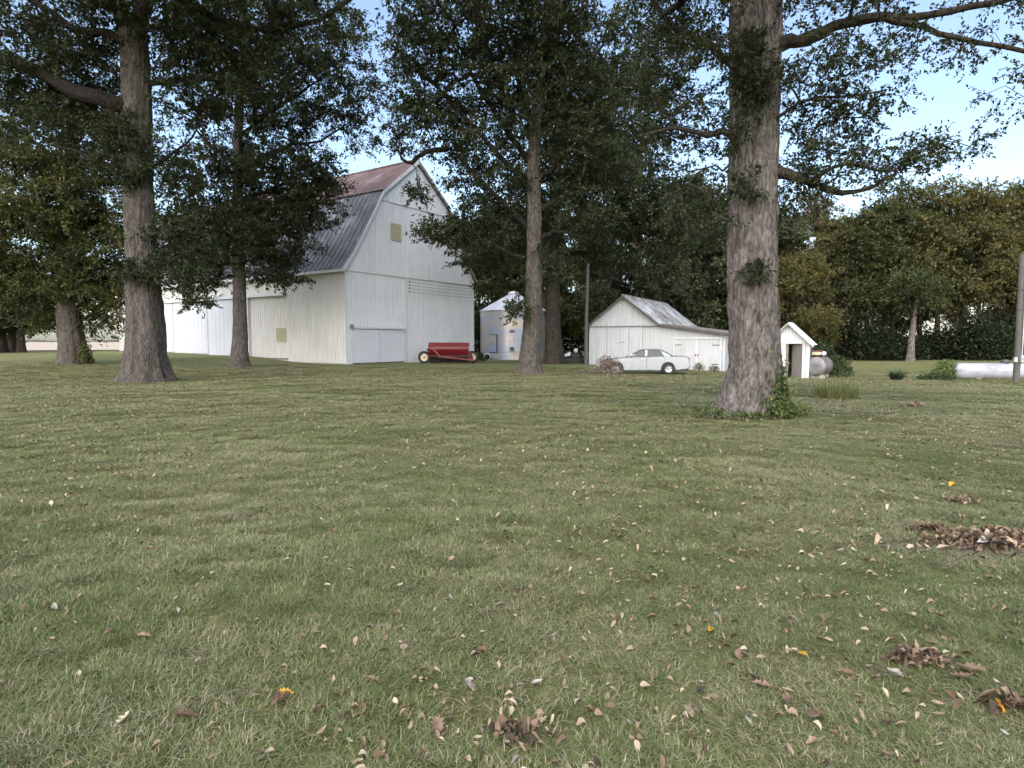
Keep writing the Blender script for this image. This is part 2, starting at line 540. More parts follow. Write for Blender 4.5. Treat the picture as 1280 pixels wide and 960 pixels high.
# stubble field beyond the lawn
M['field'] = simple('stubble_field', (0.42, 0.34, 0.26), (0.31, 0.25, 0.185), 0.05, 0.95, stretch=(.25, 2, 1))
fy = np.array([0, 1, 3, 7, 14, 25, 45, 80, 140, 260, 600, 1500, 3300])
fx = np.linspace(-1, 1, 41)
V = []
for q in fy:
    for s in fx:
        x = -52 + s * (58 + q * 1.0)
        y = 76 + q + 0.10 * (x + 52)
        V.append((x, y))
V = np.array(V)
fz = ground(V[:, 0], V[:, 1]) + 0.12
idx = np.arange(len(V)).reshape(len(fy), len(fx))
ff = np.stack([idx[:-1, :-1].ravel(), idx[:-1, 1:].ravel(), idx[1:, 1:].ravel(), idx[1:, :-1].ravel()], 1)
field = link('field', np_mesh('field', np.column_stack([V, fz]), ff, smooth=True), M['field'], kind='structure')
tag(field, 'pale harvested crop field beyond the lawn and barn', 'field')

# ------------------------------------------------------------------ building helpers
rng = np.random.RandomState(7)


def boards(p0, du, dn, width, z0, top, bw=0.3, gap=0.012, th=0.025, batten=False, seed=1, cuts=()):
    """vertical boards along direction du from p0 (2-D), proud along dn; top = function(t) -> height, z0 = bottom.
    cuts: (t0, t1, za, zb) rectangular openings"""
    mb = MB()
    r = random.Random(seed)
    n = max(1, int(round(width / bw)))
    bw = width / n
    for i in range(n):
        a, b = i * bw + gap / 2, (i + 1) * bw - gap / 2
        pr = th + r.random() * 0.008
        spans = [(z0, None)]
        for c0, c1, za, zb in cuts:
            if b > c0 + .02 and a < c1 - .02:
                spans = [(z0, za), (zb, None)]
        for s0, s1 in spans:
            ta, tb = (top(a), top(b)) if s1 is None else (s1, s1)
            if s1 is not None and s1 <= s0 + 1e-3: continue
            if min(ta, tb) <= s0 + 0.01: continue
            def P(t, off, z):
                return (p0[0] + du[0] * t + dn[0] * off, p0[1] + du[1] * t + dn[1] * off, z)
            mb.hexa([P(a, 0, s0), P(b, 0, s0), P(b, pr, s0), P(a, pr, s0)], [P(a, 0, ta), P(b, 0, tb), P(b, pr, tb), P(a, pr, ta)])
    return mb


def ribbed(p0, p1, y0, y1, pitch, rib, th=0.05, jitter=0.0, seed=0):
    """ribbed metal sheet; p0, p1 = (x, z) ends of the slope, running along y; outside is to the left of p0 -> p1 rotated up"""
    r = random.Random(seed)
    d = Vector((p1[0] - p0[0], p1[1] - p0[1])); d.normalize()
    n = Vector((-d.y, d.x))
    if n.y < 0: n = -n
    prof = []
    y = y0
    while y < y1 - 1e-4:
        h = r.uniform(-jitter, jitter)
        prof += [(y, h), (min(y + pitch * .78, y1), h), (min(y + pitch * .86, y1), rib + h), (min(y + pitch * .94, y1), rib + h)]
        y += pitch
    prof.append((y1, 0))
    mb = MB()
    k = len(prof)
    vs = []
    for p in (p0, p1):
        for yy, h in prof: vs.append((p[0] + n.x * h, yy, p[1] + n.y * h))
    for p in (p0, p1):
        vs.append((p[0] - n.x * th, y0, p[1] - n.y * th)); vs.append((p[0] - n.x * th, y1, p[1] - n.y * th))
    fs = [(i, i + 1, k + i + 1, k + i) for i in range(k - 1)]
    b = 2 * k
    fs += [(b, b + 2, b + 3, b + 1), (0, k, b + 2, b), (k - 1, b + 1, b + 3, 2 * k - 1)]
    fs += [tuple([b] + list(range(0, k))[::1] + [b + 1]), tuple([b + 3] + list(range(k, 2 * k))[::-1] + [b + 2])]
    return mb.add(vs, fs)


# ------------------------------------------------------------------ the big barn
N0 = at(433, 455.5, 45); E0 = at(592, 451, 57.7)
g = Vector((E0.x - N0.x, E0.y - N0.y)); BW = g.length; g.normalize()
BL = 36.0
BZ = gz(N0.x, N0.y) - 0.05
barn = empty('barn', (N0.x, N0.y, BZ), math.atan2(g.y, g.x),
             'large white wooden barn with gambrel roof of grey and rusty red metal', 'barn')
Eh, Bt, Bh, Rh = 7.35, 3.75, 13.35, 16.5


def prof(t):
    t = min(t, BW - t)
    if t < 0: return Eh + t * 1.2
    if t < Bt: return Eh + (Bh - Eh) * (t / Bt) - 0.13 * math.sin(PI * t / Bt)
    return Bh + (Rh - Bh) * (t - Bt) / (BW / 2 - Bt)


core = MB()
cx = [0.03] + [BW * i / 24 for i in range(1, 24)] + [BW - .03]
poly = [(0.03, -0.8), (BW - .03, -0.8)] + [(x, prof(x) - 0.12) for x in cx[::-1]]
core.prism(poly, 'y', 0.03, BL - 0.03)
core.build('core', M['wood_grey'], barn)
cut = [(0.62, 5.98, -1, 2.72)]
boards((0, 0.03), (1, 0), (0, -1), BW, -0.8, lambda t: 7.02, 0.30, gap=.018, seed=3, cuts=cut).build('gable_siding', M['white'], barn, kind='stuff')
def clipz(z): return lambda t: min(z, prof(t) - .02)
boards((0, 0.03), (1, 0), (0, -1), BW, 6.94, clipz(12.75), 0.30, gap=.018, th=0.10, seed=4).build('gable_siding', M['white'], barn, kind='stuff')
boards((0, 0.03), (1, 0), (0, -1), BW, 12.66, clipz(99), 0.30, gap=.018, th=0.16, seed=5).build('gable_siding', M['white'], barn, kind='stuff')
boards((0.03, BL), (0, -1), (-1, 0), BL, -0.8, lambda t: Eh - .1, 0.30, gap=.035, seed=6).build('side_siding', M['cream'], barn, kind='stuff')
boards((BW - .03, 0), (0, 1), (1, 0), BL, -0.8, lambda t: Eh - .1, 0.30, seed=8).build('side_siding', M['white'], barn, kind='stuff')
boards((BW, BL - .03), (-1, 0), (0, 1), BW, -0.8, lambda t: prof(t) - .02, 0.30, seed=9).build('gable_siding', M['white'], barn, kind='stuff')
MB().box(-.05, .09, -.05, -0.012, -.8, 7.0).build('corner_board', M['trim'], barn)
MB().box(BW - .09, BW + .05, -.05, -0.012, -.8, 7.0).build('corner_board', M['trim'], barn)
MB().box(6.33, 6.45, -.05, -0.012, -.8, 6.93).build('seam_batten', M['trim'], barn)
# foundation
f = MB(); f.box(-.03, .0, 0, BL, -.9, .12); f.build('foundation', M['concrete'], barn)
# roof: curved steep lower slopes, flatter upper slopes
def roof_side(flip):
    X = (lambda x: x) if not flip else (lambda x: BW - x)
    ts = [-0.38, 0.55, 1.6, 2.7, Bt]
    zs = [prof(max(t, 0)) if t > 0 else Eh - .34 for t in ts]
    low = MB()
    for i in range(4):
        s = ribbed((X(ts[i]), zs[i] + .06), (X(ts[i + 1]), zs[i + 1] + .06), -0.32, BL + .32, 0.55, 0.075)
        low.add(s.v, s.f)
    ro = low.build('roof_slope', M['roof_grey'], barn)
    up = ribbed((X(Bt - .12), Bh - .02 + .12), (X(BW / 2), Rh + .12), -0.36, BL + .36, 0.62, 0.05)
    uo = up.build('roof_slope', M['roof_rust'], barn)
    uo['label'] = 'rusty red upper roof slope'
    # sheet laps on the rusty slope
    rk = MB()
    for i in range(4):
        a, b2 = (X(ts[i]), zs[i]), (X(ts[i + 1]), zs[i + 1])
        rk.hexa([(a[0], -.36, a[1] - .26), (b2[0], -.36, b2[1] - .24), (b2[0], -.30, b2[1] - .24), (a[0], -.30, a[1] - .26)],
                [(a[0], -.36, a[1] + .10), (b2[0], -.36, b2[1] + .10), (b2[0], -.30, b2[1] + .10), (a[0], -.30, a[1] + .10)])
    rk.build('rake_board', M['trim'] if not flip else M['wood_grey'], ro)
    rk = MB()
    a, b2 = (X(Bt), Bh), (X(BW / 2), Rh)
    rk.hexa([(a[0], -.40, a[1] - .2), (b2[0], -.40, b2[1] - .2), (b2[0], -.34, b2[1] - .2), (a[0], -.34, a[1] - .2)],
            [(a[0], -.40, a[1] + .12), (b2[0], -.40, b2[1] + .12), (b2[0], -.34, b2[1] + .12), (a[0], -.34, a[1] + .12)])
    rk.build('rake_board', M['trim'] if not flip else M['wood_grey'], uo)
    fb = MB(); x0, x1 = sorted((X(-.36), X(-.30))); fb.box(x0, x1, -.3, BL + .3, Eh - .52, Eh - .26); fb.build('fascia', M['trim'], ro)
    sf = MB(); x0, x1 = sorted((X(-.30), X(0.0))); sf.box(x0, x1, -.3, BL + .3, Eh - .40, Eh - .36); sf.build('soffit', M['trim'], ro)
    return ro
rs = roof_side(False); roof_side(True)
MB().tube([(BW / 2, -.38, Rh + .15), (BW / 2, BL + .38, Rh + .15)], .11, 8).build('ridge_cap', M['roof_rust'], barn)
for yy in (8.2, 17.0, 27.0):
    lr = MB().tube([(BW / 2, yy, Rh + .1), (BW / 2, yy, Rh + 1.5)], [.022, .012], 6).build('lightning_rod', M['steel_dark'], barn)
    MB().lathe([(.02, .45), (.07, .52), (.07, .58), (.02, .65)], 'z', 10, (BW / 2, yy, Rh + .1)).build('rod_ball', M['trim'], lr)
# gable door: two sliding leaves below a track
def panel_boards(x0, x1, z0, z1, y, th, bw=.28):
    mb = MB(); n = max(1, round((x1 - x0) / bw)); w_ = (x1 - x0) / n
    for i in range(n):
        mb.box(x0 + i * w_ + .005, x0 + (i + 1) * w_ - .005, y - th - (i % 2) * .005, y, z0, z1)
    return mb
for k, (a, b2, yy) in enumerate(((0.45, 3.12, -.07), (3.16, 6.03, -.03))):
    dp = panel_boards(a, b2, .12, 2.66, yy, .045).build('door_panel', M['white_door'], barn)
    for q0 in (a, b2 - .1): MB().box(q0, q0 + .1, yy - .07, yy - .051, .12, 2.66).build('stile', M['trim'], dp)
    MB().box(a + .1, b2 - .1, yy - .07, yy - .051, .12, .22).build('bottom_rail', M['trim'], dp)
tr = MB().box(.45, 6.1, -.20, -.06, 2.70, 2.84).build('door_track', M['trim'], barn)
MB().box(.38, .56, -.24, -.05, 2.66, 3.0).build('track_end', M['wood_grey'], tr)
MB().box(6.05, 6.15, -.09, -.035, -.1, 2.70).build('door_post', M['trim'], barn)
for (xa, xb, za, zb) in ((4.62, 5.8, 9.75, 11.1),):
    v = MB().box(xa, xb, -.12, -.06, za, zb).build('vent_panel', M['vent'], barn)
    for q in range(1, 5):
        xx = xa + (xb - xa) * q / 5
        MB().box(xx - .012, xx + .012, -.13, -.121, za, zb).build('slat_joint', M['wood_grey'], v)
v = MB().box(-.06, -.005, 7.1, 8.35, 1.75, 2.8).build('vent_panel', M['vent'], barn)
for q in range(1, 5):
    yy = 7.1 + 1.25 * q / 5
    MB().box(-.07, -.061, yy - .012, yy + .012, 1.75, 2.8).build('slat_joint', M['wood_grey'], v)
# wires held off the gable wall
for k in range(4):
    z = 6.62 - k * .27
    wr = MB().tube([(6.7, -.14, z), (11, -.14, z - .05), (BW - .05, -.14, z)], .012, 5).build('wire', M['steel_dark'], barn)
    MB().lathe([(.03, 0), (.05, .03), (.05, .07), (.03, .1)], 'y', 8, (6.66, -.15, z)).build('insulator', M['steel_dark'], wr)
# large sliding door of the long wall
for (a, b2) in ((12.15, 18.30), (18.36, 24.36), (24.42, 27.6)):
    dp = MB(); n = round((b2 - a) / .32); w_ = (b2 - a) / n
    for i in range(n): dp.box(-.13 - (i % 2) * .006, -.08, a + i * w_ + .005, a + (i + 1) * w_ - .005, .30 + .018 * a, 5.35)
    d = dp.build('door_panel', M['white_door'], barn)
    MB().box(-.15, -.137, a, a + .1, .30 + .018 * a, 5.35).build('stile', M['trim'], d)
    MB().box(-.15, -.137, b2 - .1, b2, .30 + .018 * a, 5.35).build('stile', M['trim'], d)
t_ = MB().box(-.26, -.02, 7.05, 27.8, 5.40, 5.58).build('door_track', M['trim'], barn)
MB().box(-.30, -.01, 6.95, 7.05, 5.36, 5.64).build('track_end', M['wood_grey'], t_)
MB().box(-.20, -.005, 11.95, 12.12, -.6, 5.39).build('door_post', M['trim'], barn)
MB().box(-.10, -.003, 6.9, 11.9, .28, .40).build('guide_rail', M['wood_grey'], barn)
MB().box(-.10, -.005, 27.7, 34.0, .62, .72).build('guide_rail', M['wood_grey'], barn)

# ------------------------------------------------------------------ garage with lean-to
gL = at(736, 454, 46); gR = at(906, 463, 41)
gd = Vector((gR.x - gL.x, gR.y - gL.y)); GW = gd.length; gd.normalize()
GZ0 = gz(gL.x, gL.y) - .05
zc = lambda z: z
garage = empty('garage', (gL.x, gL.y, GZ0), math.atan2(gd.y, gd.x), 'low white board garage with sagging weathered roof and lean-to', 'garage')
PM = GW * .275; RMx = GW * .55; GLn = 10.5
eL, pk, eR, eE = 2.95, 5.05, 2.95, 2.30


def gprof(t):
    if t < PM: return eL + (pk - eL) * t / PM
    if t < RMx: return pk + (eR - pk) * (t - PM) / (RMx - PM)
    return eR + (eE - eR) * ((t - RMx) / (GW - RMx))


c_ = MB()
c_.prism([(0.03, -1.2), (GW - .03, -1.2), (GW - .03, eE - .06), (RMx, eR - .06), (PM, pk - .06), (.03, eL - .06)], 'y', .03, GLn)
c_.build('core', M['wood_grey'], garage)
dx0, dx1 = GW * .655, GW * .965
boards((0, .03), (1, 0), (0, -1), GW, -1.2, lambda t: min(gprof(t) - .02, 2.92 if t < RMx else 9), .2, seed=21, cuts=((dx0, dx1, -1.3, 1.92),)).build('front_siding', M['old_white'], garage, kind='stuff')
boards((0, .03), (1, 0), (0, -1), RMx, 2.86, lambda t: gprof(t) - .02, .2, th=.055, seed=22).build('gable_siding', M['old_white'], garage, kind='stuff')
boards((0.03, GLn), (0, -1), (-1, 0), GLn, -1.2, lambda t: eL - .06, .2, seed=23).build('side_siding', M['old_white'], garage, kind='stuff')
boards((GW - .03, 0), (0, 1), (1, 0), GLn, -1.2, lambda t: eE - .08, .2, seed=24).build('side_siding', M['old_white'], garage, kind='stuff')
# big sliding door leaves on the gable
for k, (a, b2) in enumerate(((.0 * GW + .06, .146 * GW), (.15 * GW, .318 * GW), (.322 * GW, .42 * GW))):
    mb = MB(); n = max(2, round((b2 - a) / .2)); w_ = (b2 - a) / n
    for i in range(n): mb.box(a + i * w_ + .004, a + (i + 1) * w_ - .004, -.085 - (i % 2) * .005, -.035, -.15 - .02 * k, 2.80)
    d = mb.build('door_panel', M['old_white'], garage)
    MB().box(b2 - .07, b2 - .005, -.105, -.092, -.15, 2.80).build('stile', M['trim'], d)
gt = MB().box(0.02, RMx, -.14, -.06, 2.82, 2.90).build('door_track', M['wood_grey'], garage)
# hinged pair on the lean-to
mid = (dx0 + dx1) / 2
for a, b2 in ((dx0, mid - .02), (mid + .02, dx1)):
    mb = MB(); n = 8; w_ = (b2 - a) / n
    for i in range(n): mb.box(a + i * w_ + .004, a + (i + 1) * w_ - .004, -.02 - (i % 2) * .006, .015, -.55, 1.90)
    d = mb.build('door', M['old_white'], garage)
    for zz in (.2, 1.5):
        MB().box(b2 - .5 if a > dx0 else a + .05, b2 - .05 if a > dx0 else a + .5, -.05, -.03, zz, zz + .05).build('hinge', M['steel_dark'], d)
    MB().box((a + .02) if a > dx0 else b2 - .1, (a + .1) if a > dx0 else b2 - .02, -.055, -.03, .75, .9).build('latch', M['steel_dark'], d)
fr = MB(); fr.box(dx0 - .12, dx0 - .01, -.05, -.004, -.7, 2.05); fr.build('door_jamb', M['trim'], garage)
fr = MB(); fr.box(dx1 + .01, dx1 + .12, -.05, -.004, -.7, 2.05); fr.build('door_jamb', M['trim'], garage)
fr = MB(); fr.box(dx0 - .008, dx1 + .008, -.05, -.004, 1.93, 2.05); fr.build('lintel', M['trim'], garage)
fr = MB(); fr.box(mid - .055, mid + .055, -.052, -.034, -.6, 1.92); fr.build('centre_batten', M['trim'], garage)
def groof(a, b2, ov0, ov1, mat, pitch=.6, rib=.05, name='roof_slope', jit=.02):
    d = Vector((b2[0] - a[0], b2[1] - a[1])).normalized()
    p = (a[0] - d.x * ov0, a[1] - d.y * ov0 + .05); q = (b2[0] + d.x * ov1, b2[1] + d.y * ov1 + .05)
    s = ribbed(p, q, -.35, GLn + .3, pitch, rib, .06, jit, 5)
    o = s.build(name, mat, garage)
    f_ = MB(); dz = .16
    f_.hexa([(p[0], -.37, p[1] - dz), (q[0], -.37, q[1] - dz), (q[0], -.33, q[1] - dz), (p[0], -.33, p[1] - dz)],
            [(p[0], -.37, p[1] - .0), (q[0], -.37, q[1] - .0), (q[0], -.33, q[1] - .0), (p[0], -.33, p[1] - .0)])
    f_.build('rake_board', M['rake_dark'], o)
    return o
groof((0, eL), (PM, pk), .35, 0, M['roof_old'])
groof((PM, pk), (RMx, eR), 0, .0, M['roof_old'])
lr_ = groof((RMx, eR), (GW, eE), 0, .3, M['roof_lean'])
MB().tube([(PM, -.36, pk + .07), (PM, GLn + .3, pk + .02)], .08, 8).build('ridge_cap', M['wood_grey'], garage)

# ------------------------------------------------------------------ grain bin
bp = spot(642, 66)
bin_ = empty('grain_bin', (bp.x, bp.y, bp.z - .1), math.atan2(bp.y, bp.x) - PI / 2, 'round galvanised grain bin with conical ribbed roof behind the barn', 'grain bin')
br = 3.58
M['bin'] = simple('bin_steel_sheen', (0.40, 0.46, 0.60), (0.56, 0.50, 0.44), 0.5, 0.36, 0.45, stretch=(.5, .5, 1.8), lo=.42, hi=.58)  # blue and peach tones paint a sky sheen into the steel colour
for k, (z0, z1) in enumerate(((-.2, .85), (.85, 1.95), (1.95, 3.05), (3.05, 4.15), (4.15, 5.3))):
    p_ = []
    n = 12
    for i in range(n + 1):
        z = z0 + (z1 - z0) * i / n
        p_.append((br + .012 * math.sin(i * PI) + (.014 if i % 2 else 0) + .004 * k, z))
    MB().lathe(p_, 'z', 72).build('wall_ring', M['bin'], bin_, smooth=True)
ro = MB().lathe([(br + .12, 5.22), (br + .12, 5.27), (.55, 7.02), (.5, 7.05)], 'z', 48).build('roof', M['roof_white'], bin_)
for k in range(24):
    a = 2 * PI * (k + .5) / 24
    c, s = math.cos(a), math.sin(a)
    MB().tube([(c * (br + .1), s * (br + .1), 5.29), (c * .55, s * .55, 7.05)], .035, 4).build('roof_rib', M['steel'], ro)
MB().lathe([(.55, 7.0), (.6, 7.15), (.55, 7.3), (.1, 7.42), (.02, 7.45)], 'z', 20).build('cap', M['steel'], ro)
def on_bin(px):
    dx = at(px, 440, 62.5).x - at(642, 440, 62.5).x
    a = math.asin(max(-1, min(1, dx / br)))
    return a
a = on_bin(617); tx = lambda r, a: (math.sin(a) * r, -math.cos(a) * r)
def binbox(name, a0, a1, z0, z1, r0, r1, mat, par):
    mb = MB(); k = 4
    for i in range(k):
        q0, q1 = a0 + (a1 - a0) * i / k, a0 + (a1 - a0) * (i + 1) / k
        P = [tx(r0, q0), tx(r0, q1), tx(r1, q1), tx(r1, q0)]
        mb.hexa([(x, y, z0) for x, y in P], [(x, y, z1) for x, y in P])
    return mb.build(name, mat, par)
d = binbox('door', a - .105, a + .105, .95, 2.65, br + .02, br + .06, M['bin'], bin_)
binbox('door_frame', a + .105, a + .14, .9, 2.7, br + .01, br + .10, M['steel_dark'], d)
binbox('door_frame', a - .135, a - .105, .9, 2.7, br + .01, br + .07, M['steel'], d)
binbox('door_frame', a - .135, a + .14, 2.701, 2.76, br + .01, br + .09, M['steel_dark'], d)
binbox('door_frame', a - .135, a + .14, .84, .899, br + .01, br + .09, M['steel_dark'], d)
binbox('latch', a - .08, a - .06, 1.7, 1.85, br + .061, br + .1, M['steel_dark'], d)
a = on_bin(640)
lad = MB()
for s in (-.055, .055):
    p, q = tx(br + .12, a + s)
    lad.tube([(p, q, .4), (p, q, 5.25)], .018, 5)
for i in range(15):
    z = .5 + i * .32
    lad.tube([(*tx(br + .12, a - .055), z), (*tx(br + .12, a + .055), z)], .014, 4)
lad.build('ladder', M['steel'], bin_)
binbox('hatch', a - .07, a + .07, 1.0, 1.45, br + .02, br + .07, M['steel_dark'], bin_)
binbox('hatch', a - .07, a + .07, 2.9, 3.2, br + .02, br + .05, M['steel_dark'], bin_)
a = on_bin(613)
p, q = tx(br + .5, a)
fan = MB().lathe([(.30, -.5), (.36, -.5), (.36, .5), (.30, .5)], 'y', 20, (p, q + .1, .42), ring=True).build('fan_housing', M['steel'], bin_)
MB().lathe([(.29, -.42), (.29, -.38)], 'y', 20, (p, q + .1, .42)).build('fan_screen', M['dark'], fan)

# ------------------------------------------------------------------ little shed with the open door
sp = spot(960, 33.6)
sdx = Vector((.86, -.51)).normalized()
s_rz = math.atan2(sdx.y, sdx.x)
shed = empty('garden_shed', (sp.x, sp.y, gz(at(990, 440, 33.6).x, 33.4) - .06), s_rz, 'small white board shed with a grey door standing ajar and bright metal roof', 'shed')
SW, SL, sE, sP = 2.05, 1.75, 2.02, 3.02
def sprof(t): return sE + (sP - sE) * (1 - abs(t - SW / 2) / (SW / 2))
dxa, dxb, dzt = 1.04, 1.72, 1.88
fs_ = boards((0, .02), (1, 0), (0, -1), SW, -.3, lambda t: sprof(t) - .03, .17, gap=.014, th=.02, seed=31, cuts=((dxa, dxb, -.35, dzt),))
fs_.build('front_siding', M['white'], shed, kind='stuff')
boards((SW - .02, 0), (0, 1), (1, 0), SL, -.3, lambda t: sE - .05, .17, th=.02, seed=32).build('side_siding', M['white'], shed, kind='stuff')
boards((0.02, SL), (0, -1), (-1, 0), SL, -.3, lambda t: sE - .05, .17, th=.02, seed=33).build('side_siding', M['white'], shed, kind='stuff')
boards((SW, SL - .02), (-1, 0), (0, 1), SW, -.3, lambda t: sprof(t) - .03, .17, th=.02, seed=34).build('back_siding', M['white'], shed, kind='stuff')
MB().box(.03, SW - .03, .03, SL - .03, -.3, .02).build('floor', M['wood_grey'], shed)
MB().box(.021, .06, .03, SL - .03, .02, sE - .06).build('inner_lining', M['wood_grey'], shed)
MB().box(SW - .06, SW - .021, .03, SL - .03, .02, sE - .06).build('inner_lining', M['wood_grey'], shed)
MB().box(.06, SW - .06, SL - .06, SL - .021, .02, sE - .06).build('inner_lining', M['wood_grey'], shed)
MB().box(dxa - .13, dxa - .005, -.045, -.004, -.28, dzt + .02).build('door_jamb', M['wood_grey'], shed)
MB().box(dxb + .005, dxb + .13, -.05, -.004, -.3, dzt + .02).build('door_jamb', M['trim'], shed)
MB().box(dxa - .18, dxb + .16, -.07, -.004, dzt + .021, dzt + .13).build('lintel', M['trim'], shed)
MB().box(dxa - .1, dxb + .05, -.3, -.055, -.3, .0).build('step', M['wood_grey'], shed)
MB().box(0.0, 1.0, -.05, -.005, -.3, -.12).build('sill_board', M['trim'], shed)
MB().box(SW - .16, SW + .03, -.055, -.01, -.3, sE - .06).build('corner_board', M['trim'], shed)
# the door leaf, hinged on its right edge and swung a little into the dark inside
dl = MB()
ang = R(38)
hx, hy = dxb - .01, .04
for i in range(4):
    a0, a1 = .66 * i / 4 + .004, .66 * (i + 1) / 4 - .004
    P = [(hx - a0 * math.cos(ang), hy + a0 * math.sin(ang)), (hx - a1 * math.cos(ang), hy + a1 * math.sin(ang))]
    nx, ny = -math.sin(ang) * .03, -math.cos(ang) * .03
    ring = [P[0], P[1], (P[1][0] + nx, P[1][1] + ny), (P[0][0] + nx, P[0][1] + ny)]
    dl.hexa([(x, y, .03) for x, y in ring], [(x, y, dzt - .02) for x, y in ring])
dlo = dl.build('door', M['wood_grey'], shed); dlo['label'] = 'weathered grey plank door leaf standing ajar'
MB().box(SW - .005, SW + .03, .75, 1.25, .9, 1.65).build('window', M['dark'], shed)
for s in (0, 1):
    X = (lambda x: x) if s == 0 else (lambda x: SW - x)
    dd = Vector((SW / 2, sP - sE)).normalized()
    p = (X(-.32 * dd.x), sE - .32 * dd.y + .03); q = (X(SW / 2), sP + .03)
    o = ribbed(p, q, -.28, SL + .25, .3, .02, .03).build('roof_slope', M['roof_white'], shed)
    f_ = MB(); dz = .13
    f_.hexa([(p[0], -.30, p[1] - dz), (q[0], -.30, q[1] - dz), (q[0], -.26, q[1] - dz), (p[0], -.26, p[1] - dz)],
            [(p[0], -.30, p[1] - .035), (q[0], -.30, q[1] - .035), (q[0], -.26, q[1] - .035), (p[0], -.26, p[1] - .035)])
    f_.build('rake_board', M['wood_grey'] if s == 0 else M['trim'], o)

# ------------------------------------------------------------------ red grain drill
M['under_shade'] = simple('shade_dark_paint', (0.03, 0.012, 0.012), (0.02, .015, .014), 6, .8)  # near-black colour standing in for the shade beneath the drill
dp_ = spot(559, 49.3)
drill = empty('grain_drill', (dp_.x, dp_.y, gz(dp_.x, dp_.y)), R(4), 'dark red grain drill with cream wheel parked along the barn gable', 'seed drill')
drill.scale = (1, 1, 1.02)
HL = 3.5      # hopper length, local x; front faces -y
hx0, hx1 = -1.45, 1.72
hop = MB().prism([(-.05, .70), (.42, .70), (.62, 1.22), (.60, 1.48), (-.22, 1.40), (-.26, 1.12)], 'x', hx0, hx1)
h = hop.build('hopper', M['red'], drill, bevel=.02)
MB().prism([(-.28, 1.42), (-.25, 1.35), (.18, 1.60), (.63, 1.50), (.66, 1.55), (.18, 1.66)], 'x', hx0 - .03, hx1 + .03).build('hopper_lid', M['red'], drill, bevel=.012)
for xx in (-.7, .3, 1.3):
    MB().box(xx - .1, xx + .1, -.31, -.262, 1.34, 1.38).build('lid_latch', M['steel_dark'], h)
for xx in (hx0 - .06, hx1 + .02):
    MB().prism([(-.15, .4), (.5, .4), (.72, 1.15), (.66, 1.58), (-.24, 1.45), (-.34, 1.15)], 'x', xx, xx + .04).build('end_plate', M['red'], drill)
fr = MB()
fr.box(hx0 - .1, hx1 + .1, -.42, -.34, .55, .66); fr.box(hx0 - .1, hx1 + .1, .45, .53, .55, .66)
fr.build('frame', M['red_dark'], drill)
for i in range(14):
    xx = hx0 + .15 + i * (hx1 - hx0 - .3) / 13
    tb = MB().tube([(xx, .1, .84), (xx, -.02, .62), (xx, -.12, .42), (xx, -.05, .2)], .028, 6).build('seed_tube', M['rubber'], drill)
    MB().lathe([(.02, -.012), (.17, -.006), (.17, .006), (.02, .012)], 'x', 14, (xx + .03, .02, .19)).build('disc', M['steel_dark'], tb)
    MB().box(xx - .05, xx + .05, -.12, -.04, .83, .98).build('seed_cup', M['red_dark'], drill)
MB().box(hx0, hx1, .36, .42, .08, .72).build('shade_plate', M['under_shade'], drill)  # added dark sheet painting the shade under the hopper
for i in range(12):
    xx = hx0 + .2 + i * (hx1 - hx0 - .4) / 11
    MB().lathe([(.14, -.03), (.2, -.025), (.2, .025), (.14, .03)], 'x', 14, (xx, .3, .2), ring=True).build('press_wheel', M['rubber'], drill)
MB().tube([(hx0, -.1, .90), (hx1, -.1, .90)], .03, 8).build('feed_shaft', M['steel_dark'], drill)
# slanting red tongue / foot board in front
MB().hexa([(-.75, -.62, .50), (2.1, -.72, .22), (2.1, -.40, .22), (-.75, -.36, .50)],
          [(-.75, -.62, .64), (2.1, -.72, .33), (2.1, -.40, .33), (-.75, -.36, .64)]).build('foot_board', M['red'], drill, bevel=.015)
MB().hexa([(-.72, -.50, .66), (-.55, -.50, .66), (-.55, -.42, .66), (-.72, -.42, .66)],
          [(-1.25, -.30, 1.20), (-1.1, -.30, 1.20), (-1.1, -.22, 1.20), (-1.25, -.22, 1.20)]).build('brace', M['red'], drill)
MB().hexa([(1.72, -.3, .32), (2.15, -.38, .15), (2.15, -.2, .15), (1.72, -.1, .32)],
          [(1.70, -.3, .95), (2.0, -.38, .85), (2.0, -.2, .85), (1.70, -.1, .95)]).build('lever_guard', M['red_dark'], drill)
MB().tube([(1.85, -.5, .3), (1.85, -.5, .0)], .04, 8).build('stand', M['steel_dark'], drill)
for xx, yy in ((-1.85, .05), (2.02, .28)):
    wh = empty('wheel'); wh.parent = drill; wh.location = (xx, yy, .49)
    MB().lathe([(.30, -.13), (.42, -.15), (.485, -.11), (.50, 0), (.485, .11), (.42, .15), (.30, .13)], 'y', 32, ring=True).build('tyre', M['rubber'], wh, smooth=True)
    rim = MB().lathe([(.05, -.10), (.12, -.11), (.15, -.05), (.25, -.06), (.29, -.125), (.315, -.125), (.315, .12), (.05, .12)], 'y', 28).build('rim', M['rim_cream'], wh, smooth=True)
    MB().lathe([(.02, -.135), (.06, -.13), (.06, -.09), (.02, -.09)], 'y', 12).build('hub', M['steel_dark'], wh)
# left wheel turned to face the yard
MB().tube([(-1.85, .05, .49), (-1.45, .05, .52)], .05, 8).build('axle', M['steel_dark'], drill)
MB().prism([(-.28, .95), (.35, .95), (.40, 1.12), (-.2, 1.18)], 'x', -1.62, -1.53).build('gear_cover', M['red'], drill)

